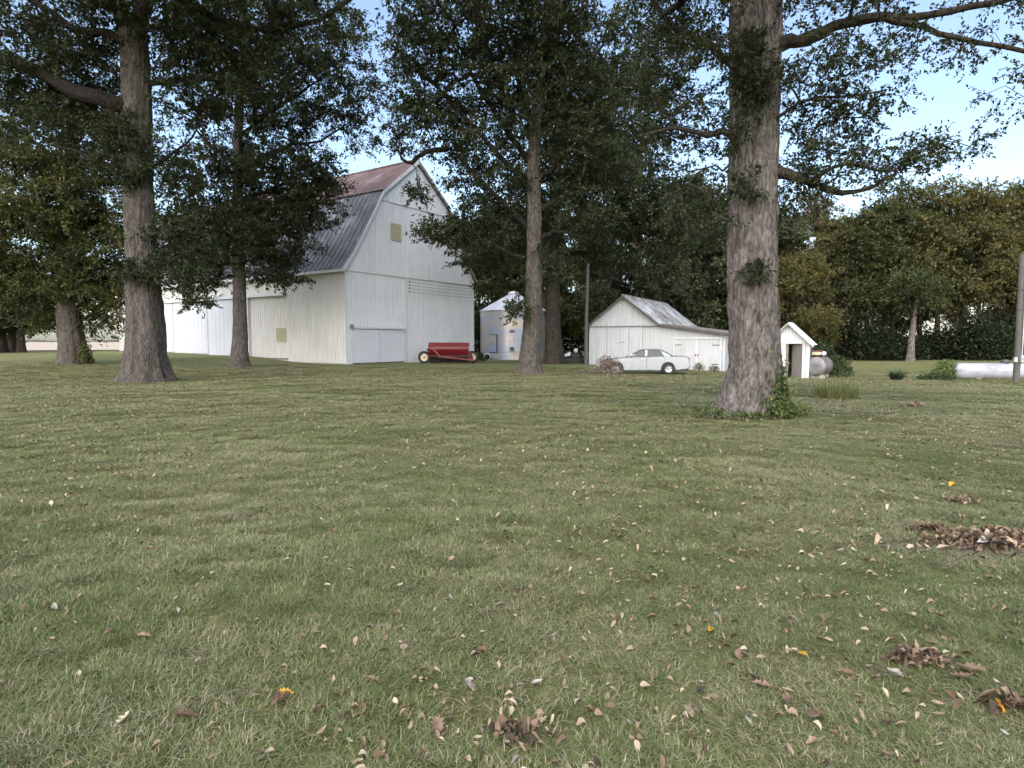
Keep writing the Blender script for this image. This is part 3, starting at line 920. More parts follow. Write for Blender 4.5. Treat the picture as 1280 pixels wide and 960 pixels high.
# ------------------------------------------------------------------ silver saloon car
m, t, b, N, L = new_mat('silver_paint')
b.inputs['Base Color'].default_value = (0.33, 0.365, 0.43, 1)
b.inputs['Metallic'].default_value = 0.75; b.inputs['Roughness'].default_value = 0.26
b.inputs['Coat Weight'].default_value = 0.6; b.inputs['Coat Roughness'].default_value = 0.08
L(bump(t, noise_tex(t, coords(t), 2.0, 2), .05, .01), b.inputs['Normal'])
M['paint'] = m
m, t, b, N, L = new_mat('car_glass')
b.inputs['Base Color'].default_value = (0.035, 0.06, 0.056, 1); b.inputs['Roughness'].default_value = 0.05
b.inputs['Transmission Weight'].default_value = 0.45; b.inputs['IOR'].default_value = 1.45
nf = noise_tex(t, coords(t), 5, 3); rr_ = ramp(t, [(.3, (.05, .05, .05)), (.8, (.14, .14, .14))]); L(nf, rr_.inputs[0]); L(rr_.outputs[0], b.inputs['Roughness'])
M['glass'] = m
M['chrome'] = simple('chrome', (0.38, 0.39, 0.41), (0.30, 0.31, 0.32), 6, .25, .85)
M['tail'] = simple('tail_lens', (0.24, 0.012, 0.02), (0.16, .01, .015), 6, .2)
M['lens'] = simple('clear_lens', (0.7, 0.72, 0.74), (0.55, .57, .58), 6, .12)
M['black_trim'] = simple('black_trim', (0.02, 0.02, 0.021), (0.03, .03, .03), 6, .5)
cp = spot(803, 35.8)
car = empty('parked_car', (cp.x, cp.y, gz(cp.x, cp.y)), R(-9), 'silver four-door sedan parked in front of the white garage', 'car')
# local: front towards -x, near side is -y. total length 5.2, wheelbase 2.95
wf, wr_ = -1.52, 1.43
def arch(cx, r, n=9, z=.33):
    return [(cx + r * math.cos(PI - PI * i / n), z + r * math.sin(PI - PI * i / n)) for i in range(n + 1)]
bodyp = [(-2.58, .42), (-2.52, .25), (wf - .46, .20)]
bodyp += arch(wf, .40) + [(wf + .44, .20), (wr_ - .44, .20)] + arch(wr_, .40) + [(wr_ + .46, .24), (2.50, .30), (2.62, .46), (2.63, .70), (2.55, .98),
          (2.40, 1.04), (1.80, 1.055), (1.15, 1.04), (.3, 1.01), (-.5, .985), (-1.0, .965), (-1.7, .90), (-2.25, .80), (-2.50, .70), (-2.60, .58)]
def offset_in(poly, s, cz=.62):
    return [(x * (1 - s * .02), cz + (z - cz) * (1 - s * .09)) for x, z in poly]
lay = []
HW = .93
for yy, s in ((-HW, 1.0), (-HW + .035, .45), (-HW + .12, 0.0), (HW - .12, 0), (HW - .035, .45), (HW, 1.0)):
    ring = []
    for x, z in offset_in(bodyp, s):
        tap = 1 - .10 * max(0, abs(x) - 1.9) ** 1.5
        # body sides bulge at mid height
        bl = 1 - .035 * ((z - .62) / .4) ** 2
        ring.append((x, yy * tap * bl, z))
    lay.append(ring)
mb = MB(); n = len(bodyp)
vs = [p for ring in lay for p in ring]
fs = [tuple(range(n)), tuple(range(5 * n, 6 * n))[::-1]]
for k in range(5):
    for i in range(n):
        j = (i + 1) % n
        fs.append((k * n + i, (k + 1) * n + i, (k + 1) * n + j, k * n + j))
mb.add(vs, fs)
body = mb.build('body', M['paint'], car, smooth=True)
# cabin: pillars and roof as a shell, glass set slightly proud
def cab(z, inset=0.0):
    """side outline of the greenhouse at height z -> (x_front, x_rear, half width)"""
    u = max(0.0, (z - .98) / .45)
    return (-1.02 + .98 * u ** .92, 1.82 - .78 * u ** .9, .84 - .20 * u)
rings = []
for z in (.97, 1.10, 1.22, 1.33, 1.40, 1.435):
    a, b2, hw = cab(min(z, 1.40))
    if z > 1.41: a, b2, hw = a + .16, b2 - .18, hw - .13
    pts = []
    for (sx, sy) in ((a, -1), (b2, -1), (b2, 1), (a, 1)):
        pts.append((sx, sy * hw, z))
    # eight-point ring with rounded corners
    e = .14
    ring = [(a + e, -hw, z), (b2 - e, -hw, z), (b2, -hw + e, z), (b2, hw - e, z), (b2 - e, hw, z), (a + e, hw, z), (a, hw - e, z), (a, -hw + e, z)]
    rings.append(ring)
mb = MB(); vs = [p for r_ in rings for p in r_]; fs = []
for k in range(len(rings) - 1):
    for i in range(8):
        j = (i + 1) % 8
        fs.append((k * 8 + i, k * 8 + j, (k + 1) * 8 + j, (k + 1) * 8 + i))
fs.append(tuple(range((len(rings) - 1) * 8, len(rings) * 8)))
mb.add(vs, fs)
mb.build('cabin', M['paint'], car, smooth=True)
def side_pane(name, x0b, x1b, x0t, x1t, z0, z1, par, sgn=-1):
    mb = MB()
    def Y(z, o): return sgn * (cab(z)[2] + o)
    mb.hexa([(x0b, Y(z0, .004), z0), (x1b, Y(z0, .004), z0), (x1b, Y(z0, .014), z0), (x0b, Y(z0, .014), z0)],
            [(x0t, Y(z1, .004), z1), (x1t, Y(z1, .004), z1), (x1t, Y(z1, .014), z1), (x0t, Y(z1, .014), z1)])
    return mb.build(name, M['glass'], par)
for sgn in (-1, 1):
    fwn = side_pane('window', -.66, .12, -.14, .14, 1.02, 1.365, car, sgn)
    rwn = side_pane('window', .22, 1.24, .24, .98, 1.02, 1.365, car, sgn)
    mbt = MB(); Yb, Yt = sgn * (cab(1.01)[2] + .006), sgn * (cab(1.38)[2] + .006)
    mbt.tube([(-.76, Yb, 1.005), (1.38, Yb, 1.005)], .018, 5); mbt.tube([(-.76, Yb, 1.005), (-.16, Yt, 1.38), (1.0, Yt, 1.38), (1.38, Yb, 1.005)], .018, 5)
    mbt.build('window_trim', M['black_trim'], car)
    MB().box(.13, .215, sgn * .80 - .02, sgn * .80 + .02, 1.0, 1.06).build('pillar_trim', M['black_trim'], car)
    mr = MB().prism([(-.78, 1.02), (-.60, 1.02), (-.58, 1.16), (-.74, 1.16)], 'y', sgn * .88, sgn * 1.04).build('mirror', M['paint'], car, bevel=.02)
    for xx in (.0, .95):
        MB().box(xx - .11, xx + .11, sgn * .925 - .02, sgn * .925 + .02, .80, .835).build('door_handle', M['chrome'], car, bevel=.008)
    for xx in (-.62, .18, 1.22):
        MB().box(xx - .005, xx + .005, sgn * .924 - .006, sgn * .924 + .006, .34, .95).build('door_gap', M['black_trim'], car)
    MB().box(-1.05, .98, sgn * .932 - .012, sgn * .932 + .012, .44, .475).build('side_moulding', M['paint'], car, bevel=.006)
    MB().box(2.50, 2.60, min(sgn * .58, sgn * .84), max(sgn * .58, sgn * .84), .66, .96).build('tail_light', M['tail'], car, bevel=.02)
    MB().box(2.36, 2.52, sgn * .845 - .02, sgn * .845 + .02, .68, .95).build('tail_light', M['tail'], car, bevel=.01)
    MB().box(-2.55, -2.46, min(sgn * .45, sgn * .82), max(sgn * .45, sgn * .82), .60, .73).build('headlight', M['lens'], car, bevel=.02)
    for cx_ in (wf, wr_):
        MB().lathe([(.05, -.1), (.385, -.1), (.385, .1), (.05, .1)], 'y', 20, (cx_, sgn * .74, .35)).build('wheel_well', M['black_trim'], car)
        wh = empty('wheel'); wh.parent = car; wh.location = (cx_, sgn * .84, .325)
        MB().lathe([(.20, -.09), (.29, -.105), (.325, -.07), (.325, .07), (.29, .105), (.20, .09)], 'y', 28, ring=True).build('tyre', M['rubber'], wh, smooth=True)
        rim = MB().lathe([(.03, -.085), (.07, -.08), (.09, -.05), (.16, -.06), (.20, -.085), (.215, -.085), (.215, .08), (.03, .08)], 'y', 28).build('rim', M['chrome'], wh, smooth=True)
        for k in range(7):
            a_ = 2 * PI * k / 7
            yy = sgn * .082
            MB().tube([(math.sin(a_) * .05, yy, math.cos(a_) * .05), (math.sin(a_) * .19, yy, math.cos(a_) * .19)], .022, 5).build('spoke', M['steel'], wh)
# screens
a0, b0, h0 = cab(1.02); a1, b1, h1 = cab(1.37)
MB().hexa([(a0 - .012, -h0 + .14, 1.02), (a0 - .012, h0 - .14, 1.02), (a0 + .0, h0 - .14, 1.02), (a0, -h0 + .14, 1.02)],
          [(a1 - .012, -h1 + .14, 1.37), (a1 - .012, h1 - .14, 1.37), (a1, h1 - .14, 1.37), (a1, -h1 + .14, 1.37)]).build('windscreen', M['glass'], car)
MB().hexa([(b0 + .012, -h0 + .14, 1.03), (b0 + .012, h0 - .14, 1.03), (b0, h0 - .14, 1.03), (b0, -h0 + .14, 1.03)],
          [(b1 + .012, -h1 + .14, 1.37), (b1 + .012, h1 - .14, 1.37), (b1, h1 - .14, 1.37), (b1, -h1 + .14, 1.37)]).build('rear_window', M['glass'], car)
MB().box(-2.56, 2.6, -.80, .80, .22, .30).build('underbody', M['black_trim'], car)
MB().box(2.56, 2.66, -.84, .84, .40, .56).build('bumper', M['paint'], car, bevel=.03)
MB().box(-2.64, -2.54, -.80, .80, .36, .54).build('bumper', M['paint'], car, bevel=.03)
gr_ = MB().box(-2.60, -2.53, -.38, .38, .58, .74).build('grille', M['chrome'], car, bevel=.015)

# ------------------------------------------------------------------ brush pile in front of the car
def tangle(n, rx, ry, rz, seed, rmin=.006, rmax=.02, ln=.9, up=.6):
    mb = MB(); r = random.Random(seed)
    for i in range(n):
        p = Vector((r.gauss(0, rx * .5), r.gauss(0, ry * .5), abs(r.gauss(0, rz * .45))))
        a = r.uniform(0, 2 * PI); e = r.uniform(-.25, up)
        d = Vector((math.cos(a) * math.cos(e), math.sin(a) * math.cos(e), math.sin(e)))
        l = ln * r.uniform(.35, 1.0)
        pts = [p - d * l * .5]
        for k in range(3):
            d = (d + Vector((r.gauss(0, .22), r.gauss(0, .22), r.gauss(0, .18)))).normalized()
            pts.append(pts[-1] + d * l / 3)
        for q in pts: q.z = max(q.z, .015)
        q = r.uniform(rmin, rmax)
        mb.tube(pts, [q, q * .85, q * .65, q * .35], 4, False)
    return mb


def leaf_cloud(P, D, S, W, rnd, fold=.25, droop=.3, seed=0, rs=None):
    """P base points, D unit directions, S lengths, W widths -> verts, faces(tri), per-vertex rnd; each leaf two folded triangles"""
    rs = rs or np.random.RandomState(seed)
    n = len(P)
    up = rs.normal(0, .55, (n, 3)); up[:, 2] += 1.0
    side = np.cross(D, up); side /= (np.linalg.norm(side, axis=1, keepdims=True) + 1e-9)
    nor = np.cross(side, D)
    mid = P + D * (S * .5)[:, None]
    a = P
    b_ = mid + side * (W * .5)[:, None] + nor * (W * fold)[:, None]
    c = P + D * S[:, None] - nor * (S * droop * .3)[:, None]
    d = mid - side * (W * .5)[:, None] + nor * (W * fold)[:, None]
    V = np.stack([a, b_, c, d], 1).reshape(-1, 3)
    i = np.arange(n)[:, None] * 4
    Fc = np.concatenate([i + [0, 2, 1], i + [0, 3, 2]], 1).reshape(-1, 3)
    return V, Fc, np.repeat(rnd, 4)


def unit(v):
    return v / (np.linalg.norm(v, axis=1, keepdims=True) + 1e-9)


def scatter_leaves(n, rx, ry, rz, size, seed, mode='ball', up=.3, base=0.0, shell=0.0):
    rs = np.random.RandomState(seed)
    P = rs.normal(0, 1, (n, 3))
    P = unit(P) * (rs.uniform(shell, 1, (n, 1)) ** .45)
    P *= np.array([rx, ry, rz])
    P[:, 2] = np.abs(P[:, 2]) + base
    D = rs.normal(0, 1, (n, 3)); D[:, 2] += up; D = unit(D)
    S = size * rs.uniform(.6, 1.3, n)
    return leaf_cloud(P, D, S, S * rs.uniform(.45, .7, n), rs.rand(n), seed=seed)


bpz = spot(759, 34.4)
brush = empty('brush_pile', (bpz.x, bpz.y, gz(bpz.x, bpz.y)), 0, 'tangled pile of cut branches and dead leaves beside the car', 'brush pile')
tangle(190, .62, .6, 1.1, 3, .006, .02, 1.1, .9).build('branches', M['twig_grey'], brush, kind='stuff')
mb = tangle(120, 1.3, .7, .22, 4, .005, .014, 1.2, .12)
o = mb.build('branches', M['twig'], brush, kind='stuff'); o.location = (-.9, .1, 0)
V, Fc, rn = scatter_leaves(520, .6, .55, 1.15, .13, 5)
link('dead_leaves', np_mesh('dead_leaves', V, Fc, rn), M['litter_brown'], brush, kind='stuff')
V, Fc, rn = scatter_leaves(110, .5, .5, .9, .14, 6)
link('dead_leaves', np_mesh('dead_leaves', V, Fc, rn), M['litter_pale'], brush, kind='stuff')

# ------------------------------------------------------------------ old machinery between the tree and the pole
mp = spot(718, 49)
mach = empty('farm_machinery', (mp.x, mp.y, gz(mp.x, mp.y)), 0, 'dark old machine with slanting silver hood beside the leaning pole', 'machinery')
MB().hexa([(-1.55, -.5, .42), (-.35, -.5, .62), (-.35, .5, .62), (-1.55, .5, .42)], [(-1.5, -.45, .50), (-.35, -.4, .95), (-.35, .4, .95), (-1.5, .45, .50)]).build('hood', M['steel'], mach, bevel=.03)
MB().box(-1.2, 1.15, -.42, .42, .16, .42).build('chassis', M['black_trim'], mach, bevel=.03)
MB().box(-.3, .45, -.4, .4, .42, .80).build('engine', M['black_trim'], mach, bevel=.04)
MB().lathe([(.10, .84), (.18, .90), (.19, 1.08), (.15, 1.18), (.04, 1.22)], 'z', 18, (.12, 0, 0)).build('air_cleaner', M['trim'], mach, smooth=True)
MB().lathe([(.06, .78), (.06, .86)], 'z', 10, (.12, 0, 0)).build('intake_pipe', M['steel_dark'], mach)
MB().box(.62, 1.12, -.4, .4, .58, .95).build('seat_box', M['wood_grey'], mach, bevel=.05)
MB().box(.66, 1.04, -.45, -.43, .36, .50).build('plate', M['trim'], mach)
for xx, r_ in ((-1.0, .26), (.85, .34)):
    for yy in (-.5, .5):
        wh = empty('wheel'); wh.parent = mach; wh.location = (xx, yy, r_)
        MB().lathe([(r_ * .55, -.09), (r_ * .9, -.1), (r_, -.06), (r_, .06), (r_ * .9, .1), (r_ * .55, .09)], 'y', 22, ring=True).build('tyre', M['rubber'], wh, smooth=True)
        MB().lathe([(.03, -.06), (r_ * .58, -.07), (r_ * .58, .07), (.03, .06)], 'y', 18).build('rim', M['steel_dark'], wh)

# ------------------------------------------------------------------ fuel tank beside the shed, with its pump
M['tank'] = simple('weathered_tank', (0.21, 0.215, 0.23), (0.12, 0.115, 0.11), 2.2, .55, .3)
M['rust'] = simple('rust', (0.20, 0.085, 0.055), (0.12, 0.05, 0.035), 5, .85)
tp = spot(1025, 32.9)
tank = empty('fuel_tank', (tp.x, tp.y, gz(tp.x, tp.y)), R(-42), 'round grey steel fuel tank lying on blocks beside the small shed', 'fuel tank')
tank.scale = (.92, .92, .92)
MB().lathe([(.02, -.86), (.3, -.84), (.50, -.80), (.545, -.75), (.55, -.7), (.55, .75), (.545, .8), (.5, .85), (.02, .9)], 'y', 40, (0, 0, .68)).build('shell', M['tank'], tank, smooth=True)
MB().lathe([(.549, -.62), (.575, -.60), (.575, -.52), (.549, -.50)], 'y', 40, (0, 0, .68), ring=True).build('band', M['rust'], tank)
for yy in (-.5, .5):
    MB().box(-.34, .34, yy - .12, yy + .12, -.1, .22).build('cradle', M['concrete'], tank)
MB().box(.28, .52, -.98, -.72, -.05, .17).build('block', M['concrete'], tank)
pm = MB().box(-.36, .14, -.28, .06, 1.34, 1.52).build('pump_box', M['rim_cream'], tank, bevel=.02)
MB().box(-.38, .16, -.30, .08, 1.521, 1.60).build('pump_lid', M['rust'], pm, bevel=.02)
MB().lathe([(.04, 1.2), (.05, 1.36)], 'z', 10, (-.1, -.1, 0)).build('riser', M['steel_dark'], tank)
MB().lathe([(.02, -.36), (.12, -.35), (.12, -.24), (.02, -.24)], 'y', 16, (.30, 0.02, 1.44)).build('gauge', M['trim'], pm)

# ------------------------------------------------------------------ propane tank
M['propane'] = simple('chalky_white_tank', (0.37, 0.395, 0.45), (0.26, 0.27, 0.30), 1.6, .5, 0, stretch=(1, 1, 2.2), lo=.42, hi=.66)
pp = spot(1262, 34.0)
prop = empty('propane_tank', (pp.x, pp.y, gz(pp.x, pp.y)), R(-6), 'long white propane tank lying behind the utility pole', 'gas tank')
pr_ = .46; pl = 2.15
pf = [(.02, -pl - .44)] + [(pr_ * math.sin(a), -pl - .44 * math.cos(a)) for a in np.linspace(.2, PI / 2, 7)] + [(pr_ * math.sin(a), pl - .44 * math.cos(a)) for a in np.linspace(PI / 2, PI - .2, 7)] + [(.02, pl + .44)]
MB().lathe(pf, 'x', 36, (-.3, 0, .55)).build('shell', M['propane'], prop, smooth=True)
for xx in (-1.7, 1.1):
    MB().box(xx - .12, xx + .12, -.32, .32, -.1, .22).build('saddle', M['concrete'], prop)
MB().lathe([(.20, 1.0), (.21, 1.12), (.15, 1.2), (.02, 1.22)], 'z', 18, (-.2, 0, 0)).build('dome_cap', M['steel_dark'], prop, smooth=True)
for xx in (-1.9, 1.3):
    MB().box(xx - .05, xx + .05, -.02, .02, 1.0, 1.07).build('lifting_lug', M['steel_dark'], prop)

# ------------------------------------------------------------------ poles
up_ = spot(1272, 30.5)
pole = empty('utility_pole', (up_.x, up_.y, gz(up_.x, up_.y)), 0, 'grey wooden utility pole with meter box and conduit by the propane tank', 'utility pole')
MB().tube([(0, 0, -.5), (0.01, 0, 1.5), (-.02, 0, 4), (-.05, 0, 6.35)], [.15, .14, .13, .115], 14).build('post', M['wood_pole'], pole, smooth=True)
MB().tube([(.12, -.14, .9), (.11, -.14, 3), (.08, -.13, 5.7)], .03, 6).build('conduit', M['steel'], pole)
mbx = MB().box(-.02, .26, -.30, -.15, .98, 1.34).build('meter_box', M['steel'], pole, bevel=.02)
MB().lathe([(.02, -.36), (.09, -.35), (.09, -.30), (.02, -.30)], 'y', 16, (.12, 0, 1.2)).build('meter_glass', M['lens'], mbx)
MB().box(-.30, -.14, -.22, -.1, 1.0, 1.24).build('junction_box', M['steel'], pole, bevel=.015)
for zz in (2.4, 3.6, 4.6):
    MB().lathe([(.155, zz), (.165, zz + .01), (.165, zz + .05), (.155, zz + .06)], 'z', 16, (-.01, 0, 0), ring=True).build('strap', M['steel_dark'], pole)
MB().tube([(-.05, -.1, 5.95), (3, -.5, 5.45), (9, -1.5, 5.3), (20, -3, 6.2)], .014, 5).build('service_wire', M['steel_dark'], pole)
MB().tube([(-.05, -.1, 5.75), (-.05, -.28, 5.85), (-.05, -.3, 5.7)], .035, 8).build('weather_head', M['steel'], pole)
sp2 = spot(733, 45.0)
pole2 = empty('utility_pole', (sp2.x, sp2.y, gz(sp2.x, sp2.y)), 0, 'thin dark wooden pole standing at the corner of the garage', 'utility pole')
MB().tube([(0, 0, -.5), (-.02, 0, 3), (.06, 0, 7.4)], [.14, .125, .10], 12).build('post', M['wood_pole'], pole2, smooth=True)
MB().tube([(.06, -.12, 7.1), (.06, .12, 7.1)], .02, 6).build('bolt', M['steel_dark'], pole2)
MB().tube([(.05, 0, 6.9), (4, 3, 6.1), (9, 7, 5.9)], .014, 5).build('wire', M['steel_dark'], pole2)

# ------------------------------------------------------------------ trees
def catmull(pts, n):
    P = np.array([tuple(p) for p in pts], dtype=float)
    P = np.vstack([2 * P[0] - P[1], P, 2 * P[-1] - P[-2]])
    out = []
    m = len(P) - 3
    for q in np.linspace(0, m - 1e-6, n):
        i = int(q); u = q - i
        p0, p1, p2, p3 = P[i:i + 4]
        out.append(.5 * (2 * p1 + (p2 - p0) * u + (2 * p0 - 5 * p1 + 4 * p2 - p3) * u * u + (3 * p1 - p0 - 3 * p2 + p3) * u ** 3))
    return np.array(out)


def trunk_mesh(name, pts, rad, nring, nseg, flare=0.0, fh=.5, seed=0, rough=.03, lobes=6, grooves=()):
    """pts local, z = 0 is the ground; buttressed foot, fluted and furrowed bark as real relief"""
    r = random.Random(seed)
    C = catmull(pts, nring)
    Rr = np.interp(np.linspace(0, 1, nring), np.linspace(0, 1, len(rad)), rad)
    th = np.linspace(0, 2 * PI, nseg, endpoint=False)
    ph = [r.uniform(0, 6.28) for _ in range(8)]
    V = np.zeros((nring, nseg, 3))
    so = Vector((r.uniform(0, 90), r.uniform(0, 90), r.uniform(0, 90)))
    for i in range(nring):
        z = max(C[i, 2], 0)
        e = math.exp(-z / fh)
        lob = .75 * np.cos(lobes * th + ph[0] + .2 * z) + .35 * np.cos((lobes - 2) * th + ph[1]) + .25 * np.cos((lobes + 3) * th + ph[2])
        q = 1 + flare * e * (1 + .55 * lob) + .05 * np.cos(2 * th + ph[3] + z * .25) + .04 * np.cos(3 * th + ph[4] - z * .35) + .03 * np.cos(5 * th + ph[5] + z * .2)
        rr = Rr[i] * q
        for g0, gw, gdep in grooves:
            dth = (th - (g0 + .10 * math.sin(z * .9 + g0 * 3)) + PI) % (2 * PI) - PI
            rr = rr * (1 - gdep * np.exp(-(dth / gw) ** 2))
        if rough > 0:
            for k in range(nseg):
                a = th[k]
                b_ = noise.noise(so + Vector((math.cos(a) * 5.5, math.sin(a) * 5.5, z * .9)))
                c_ = noise.noise(so + Vector((math.cos(a) * 14, math.sin(a) * 14, z * 2.6)))
                e_ = abs(noise.noise(so + Vector((math.cos(a) * 9, math.sin(a) * 9, z * .8 + 40))))
                rr[k] += rough * (b_ * 1.0 + c_ * .8 + .5 - 2.0 * min(e_, .35))
        V[i, :, 0] = C[i, 0] + np.cos(th) * rr
        V[i, :, 1] = C[i, 1] + np.sin(th) * rr
        V[i, :, 2] = C[i, 2]
    idx = np.arange(nring * nseg).reshape(nring, nseg)
    a = idx[:-1]; b_ = idx[1:]
    Fc = np.stack([a.ravel(), np.roll(a, -1, 1).ravel(), np.roll(b_, -1, 1).ravel(), b_.ravel()], 1)
    return np_mesh(name, V.reshape(-1, 3), Fc, smooth=True), C, Rr


def limb_points(pts, n):
    return catmull(pts, n)


DENS = 1.35


class Tree:
    def __init__(self, name, base, label, bark, leaf, seed, group=None):
        self.root = empty(name, base, 0, label, 'tree', group)
        self.base = Vector(base)
        self.bark, self.leaf = bark, leaf
        self.limb_bark = M['bark_dark'] if bark is M['bark_pale'] else M['bark_limb_shaded']  # limbs get a darker bark, backlit shade painted into the colour
        self.rs = np.random.RandomState(seed)
        self.seed = seed
        self.N, self.Rn = [], []        # skeleton nodes
        self.targets = []               # clump centres with size

    def L(self, px, py, Y):
        return at(px, py, Y) - self.base

    def trunk(self, pts, rad, nring, nseg, flare, fh, rough=.03, lobes=6, grooves=()):
        me, C, Rr = trunk_mesh('trunk', pts, rad, nring, nseg, flare, fh, self.seed, rough, lobes, grooves)
        o = link('trunk', me, self.bark, self.root)
        for c, r_ in zip(C, Rr):
            if c[2] > 2.0: self.N.append(c); self.Rn.append(r_)
        return o

    def limb(self, pts, r0, r1, n=14, wob=.05):
        C = catmull(pts, n)
        C[1:] += self.rs.normal(0, wob, (n - 1, 3))
        rad = np.linspace(r0, r1, n) * (1 + self.rs.normal(0, .06, n))
        mb = MB(); mb.tube([tuple(c) for c in C], list(rad), 9)
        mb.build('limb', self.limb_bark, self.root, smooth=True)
        for c, r_ in zip(C[2:], rad[2:]): self.N.append(c); self.Rn.append(r_)
        return C

    def blob(self, c, r, n, size=1.0, leaves=1.0):
        """n leafy shoots inside an ellipsoid (local centre c, radii r)"""
        P = unit(self.rs.normal(0, 1, (n, 3))) * (self.rs.rand(n, 1) ** .38) * np.array(r) + np.array(tuple(c))
        for p in P:
            if p[2] > 0.3: self.targets.append((p, size * self.rs.uniform(.75, 1.3), leaves))

    def pblob(self, px, py, Y, rx, ry, rd, n, size=1.0, leaves=1.0):
        s = F / Y
        n = max(3, int(round(n * DENS)))
        self.blob(self.L(px, py, Y), (rx / s, rd, ry / s), n, size, leaves)

    def finish(self, twigs=7, tl=.75, per=11, ls=.14, lw=.5, r0=.011, flat=.55, step=.7, droop=.25, min_r=.006):
        rs = self.rs
        T = self.targets
        ctr = np.mean(np.array(self.N), 0)
        nmax = len(self.N) + sum(14 for _ in T) + 10
        P = np.zeros((nmax, 3)); n = len(self.N); P[:n] = np.array(self.N)
        n0 = n
        par = np.full(nmax, -1); cnt = np.zeros(nmax)
        D0 = np.array([np.min(np.linalg.norm(P[:n] - t[0], axis=1)) for t in T])
        order = np.argsort(D0)
        chains = []
        ends = np.zeros((len(T), 3)); dirs = np.zeros((len(T), 3)); siz = np.zeros(len(T)); lv = np.zeros(len(T))
        for j in order:
            t, sz, lf = T[j]
            dv = P[:n] - t
            dist = np.linalg.norm(dv, axis=1)
            cost = dist + .55 * np.maximum(0, dv[:, 2]) + .02 * np.arange(n) / n
            i = int(np.argmin(cost))
            d = dist[i]
            k = int(max(1, min(12, math.ceil(d / step))))
            p0 = P[i].copy(); ch = [i]
            bow = rs.normal(0, .10, 3) * d; bow[2] += .10 * d
            last = i
            for q in range(1, k + 1):
                u = q / k
                pt = p0 + (t - p0) * u + bow * math.sin(PI * u) + (rs.normal(0, .045, 3) * step if q < k else 0)
                P[n] = pt; par[n] = last; last = n; ch.append(n); n += 1
            cnt[last] += sz
            chains.append(ch)
            ends[j] = t; siz[j] = sz; lv[j] = lf
            v = t - P[ch[-2]]; dirs[j] = v / (np.linalg.norm(v) + 1e-6)
        for i in range(n - 1, n0 - 1, -1):
            if par[i] >= n0: cnt[par[i]] += cnt[i]
        rad = np.maximum(min_r, r0 * cnt ** .5)
        mb = MB()
        for ch in chains:
            pts = [P[i] for i in ch]
            r_ = [rad[ch[1]]] + [rad[i] for i in ch[1:]]
            mb.tube([tuple(p) for p in pts], r_, 5 if r_[0] > .02 else 3, False)
        # twigs
        nt_ = len(T) * twigs
        own = np.repeat(np.arange(len(T)), twigs)
        d = rs.normal(0, 1, (nt_, 3)); d[:, 2] = d[:, 2] * flat + .08
        d = unit(unit(d) + dirs[own] * .45)
        ln = tl * siz[own] * rs.uniform(.45, 1.1, nt_)
        A = ends[own] + rs.normal(0, .08, (nt_, 3)) * siz[own][:, None]
        B = A + d * ln[:, None]; B[:, 2] -= .10 * ln
        a = unit(np.cross(d, rs.normal(0, 1, (nt_, 3)))); b_ = np.cross(d, a)
        rt = min_r * .8
        ring = []
        for q in range(3):
            an = 2 * PI * q / 3
            o = a * math.cos(an) + b_ * math.sin(an)
            ring.append(A + o * rt); 
        ring2 = [B + (x - A) * .35 for x in ring]
        tv = np.stack(ring + ring2, 1).reshape(-1, 3)
        i = np.arange(nt_)[:, None] * 6
        tf = np.concatenate([i + [0, 1, 4, 3], i + [1, 2, 5, 4], i + [2, 0, 3, 5]], 1).reshape(-1, 4)
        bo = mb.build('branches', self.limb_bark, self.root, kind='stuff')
        link('twigs', np_mesh('twigs', tv, tf), M['twig'], self.root, kind='stuff')
        # leaves along the twigs
        m = per
        own2 = np.repeat(np.arange(nt_), m)
        keep = rs.rand(len(own2)) < lv[own][own2]
        own2 = own2[keep]
        u = rs.rand(len(own2)) ** .7 * 1.05 + .08
        Pp = A[own2] + (B - A)[own2] * u[:, None] + rs.normal(0, .05, (len(own2), 3)) * (tl * siz[own][own2])[:, None]
        Dd = d[own2] * .7 + rs.normal(0, .75, (len(own2), 3)); Dd[:, 2] -= droop
        Dd = unit(Dd)
        S = ls * rs.uniform(.6, 1.25, len(own2)) * (.6 + .4 * siz[own][own2])
        W = S * lw * rs.uniform(.75, 1.3, len(own2))
        base = np.repeat(np.repeat(rs.rand(len(T)), twigs), m)[keep]
        rnd = np.clip(.30 * base + .55 * rs.rand(len(own2)) ** 1.3 + .08, 0, 1)
        V, Fc, rn = leaf_cloud(Pp, Dd, S, W, rnd, rs=rs)
        link('crown', np_mesh('crown', V, Fc, rn), self.leaf, self.root)
        return self.root


def base_of(px, py, Y):
    p = at(px, py, Y)
    return Vector((p.x, p.y, gz(p.x, p.y)))


def px_path(tr, lst, Y, Y0=None):
    return [tr.L(a, b_, Y if (k > 0 or Y0 is None) else Y0) for k, (a, b_) in enumerate(lst)]


# --- big pale trunk beside the small shed
Y = 13.6
t5 = Tree('oak_tree', base_of(936, 519, Y), 'massive pale-barked oak with ivy climbing its flared foot', M['bark_pale'], M['leaf_dark'], 55)
t5.trunk([Vector((0, 0, -.35))] + [Vector((0.0, 0, .02))] + px_path(t5, [(943, 470), (944, 430), (941, 300), (943, 200), (944, 100), (944, 20), (942, -60), (938, -160)], Y),
         [.62, .60, .56, .515, .495, .47, .47, .48, .46, .40], 240, 130, .42, .42, .05, 7, ((-PI / 2 - .45, .16, .13), (-PI / 2 + .55, .12, .06), (-PI / 2 - 1.1, .15, .07)))
t5.limb(px_path(t5, [(955, 62), (985, 52), (1010, 48), (1045, 32), (1095, 22), (1150, 20), (1220, 8), (1310, -12)], Y - .2), .16, .05, 20, .015)
t5.limb(px_path(t5, [(1105, 22), (1150, 34), (1205, 50), (1290, 66), (1340, 80)], Y - .2), .075, .03, 12, .012)
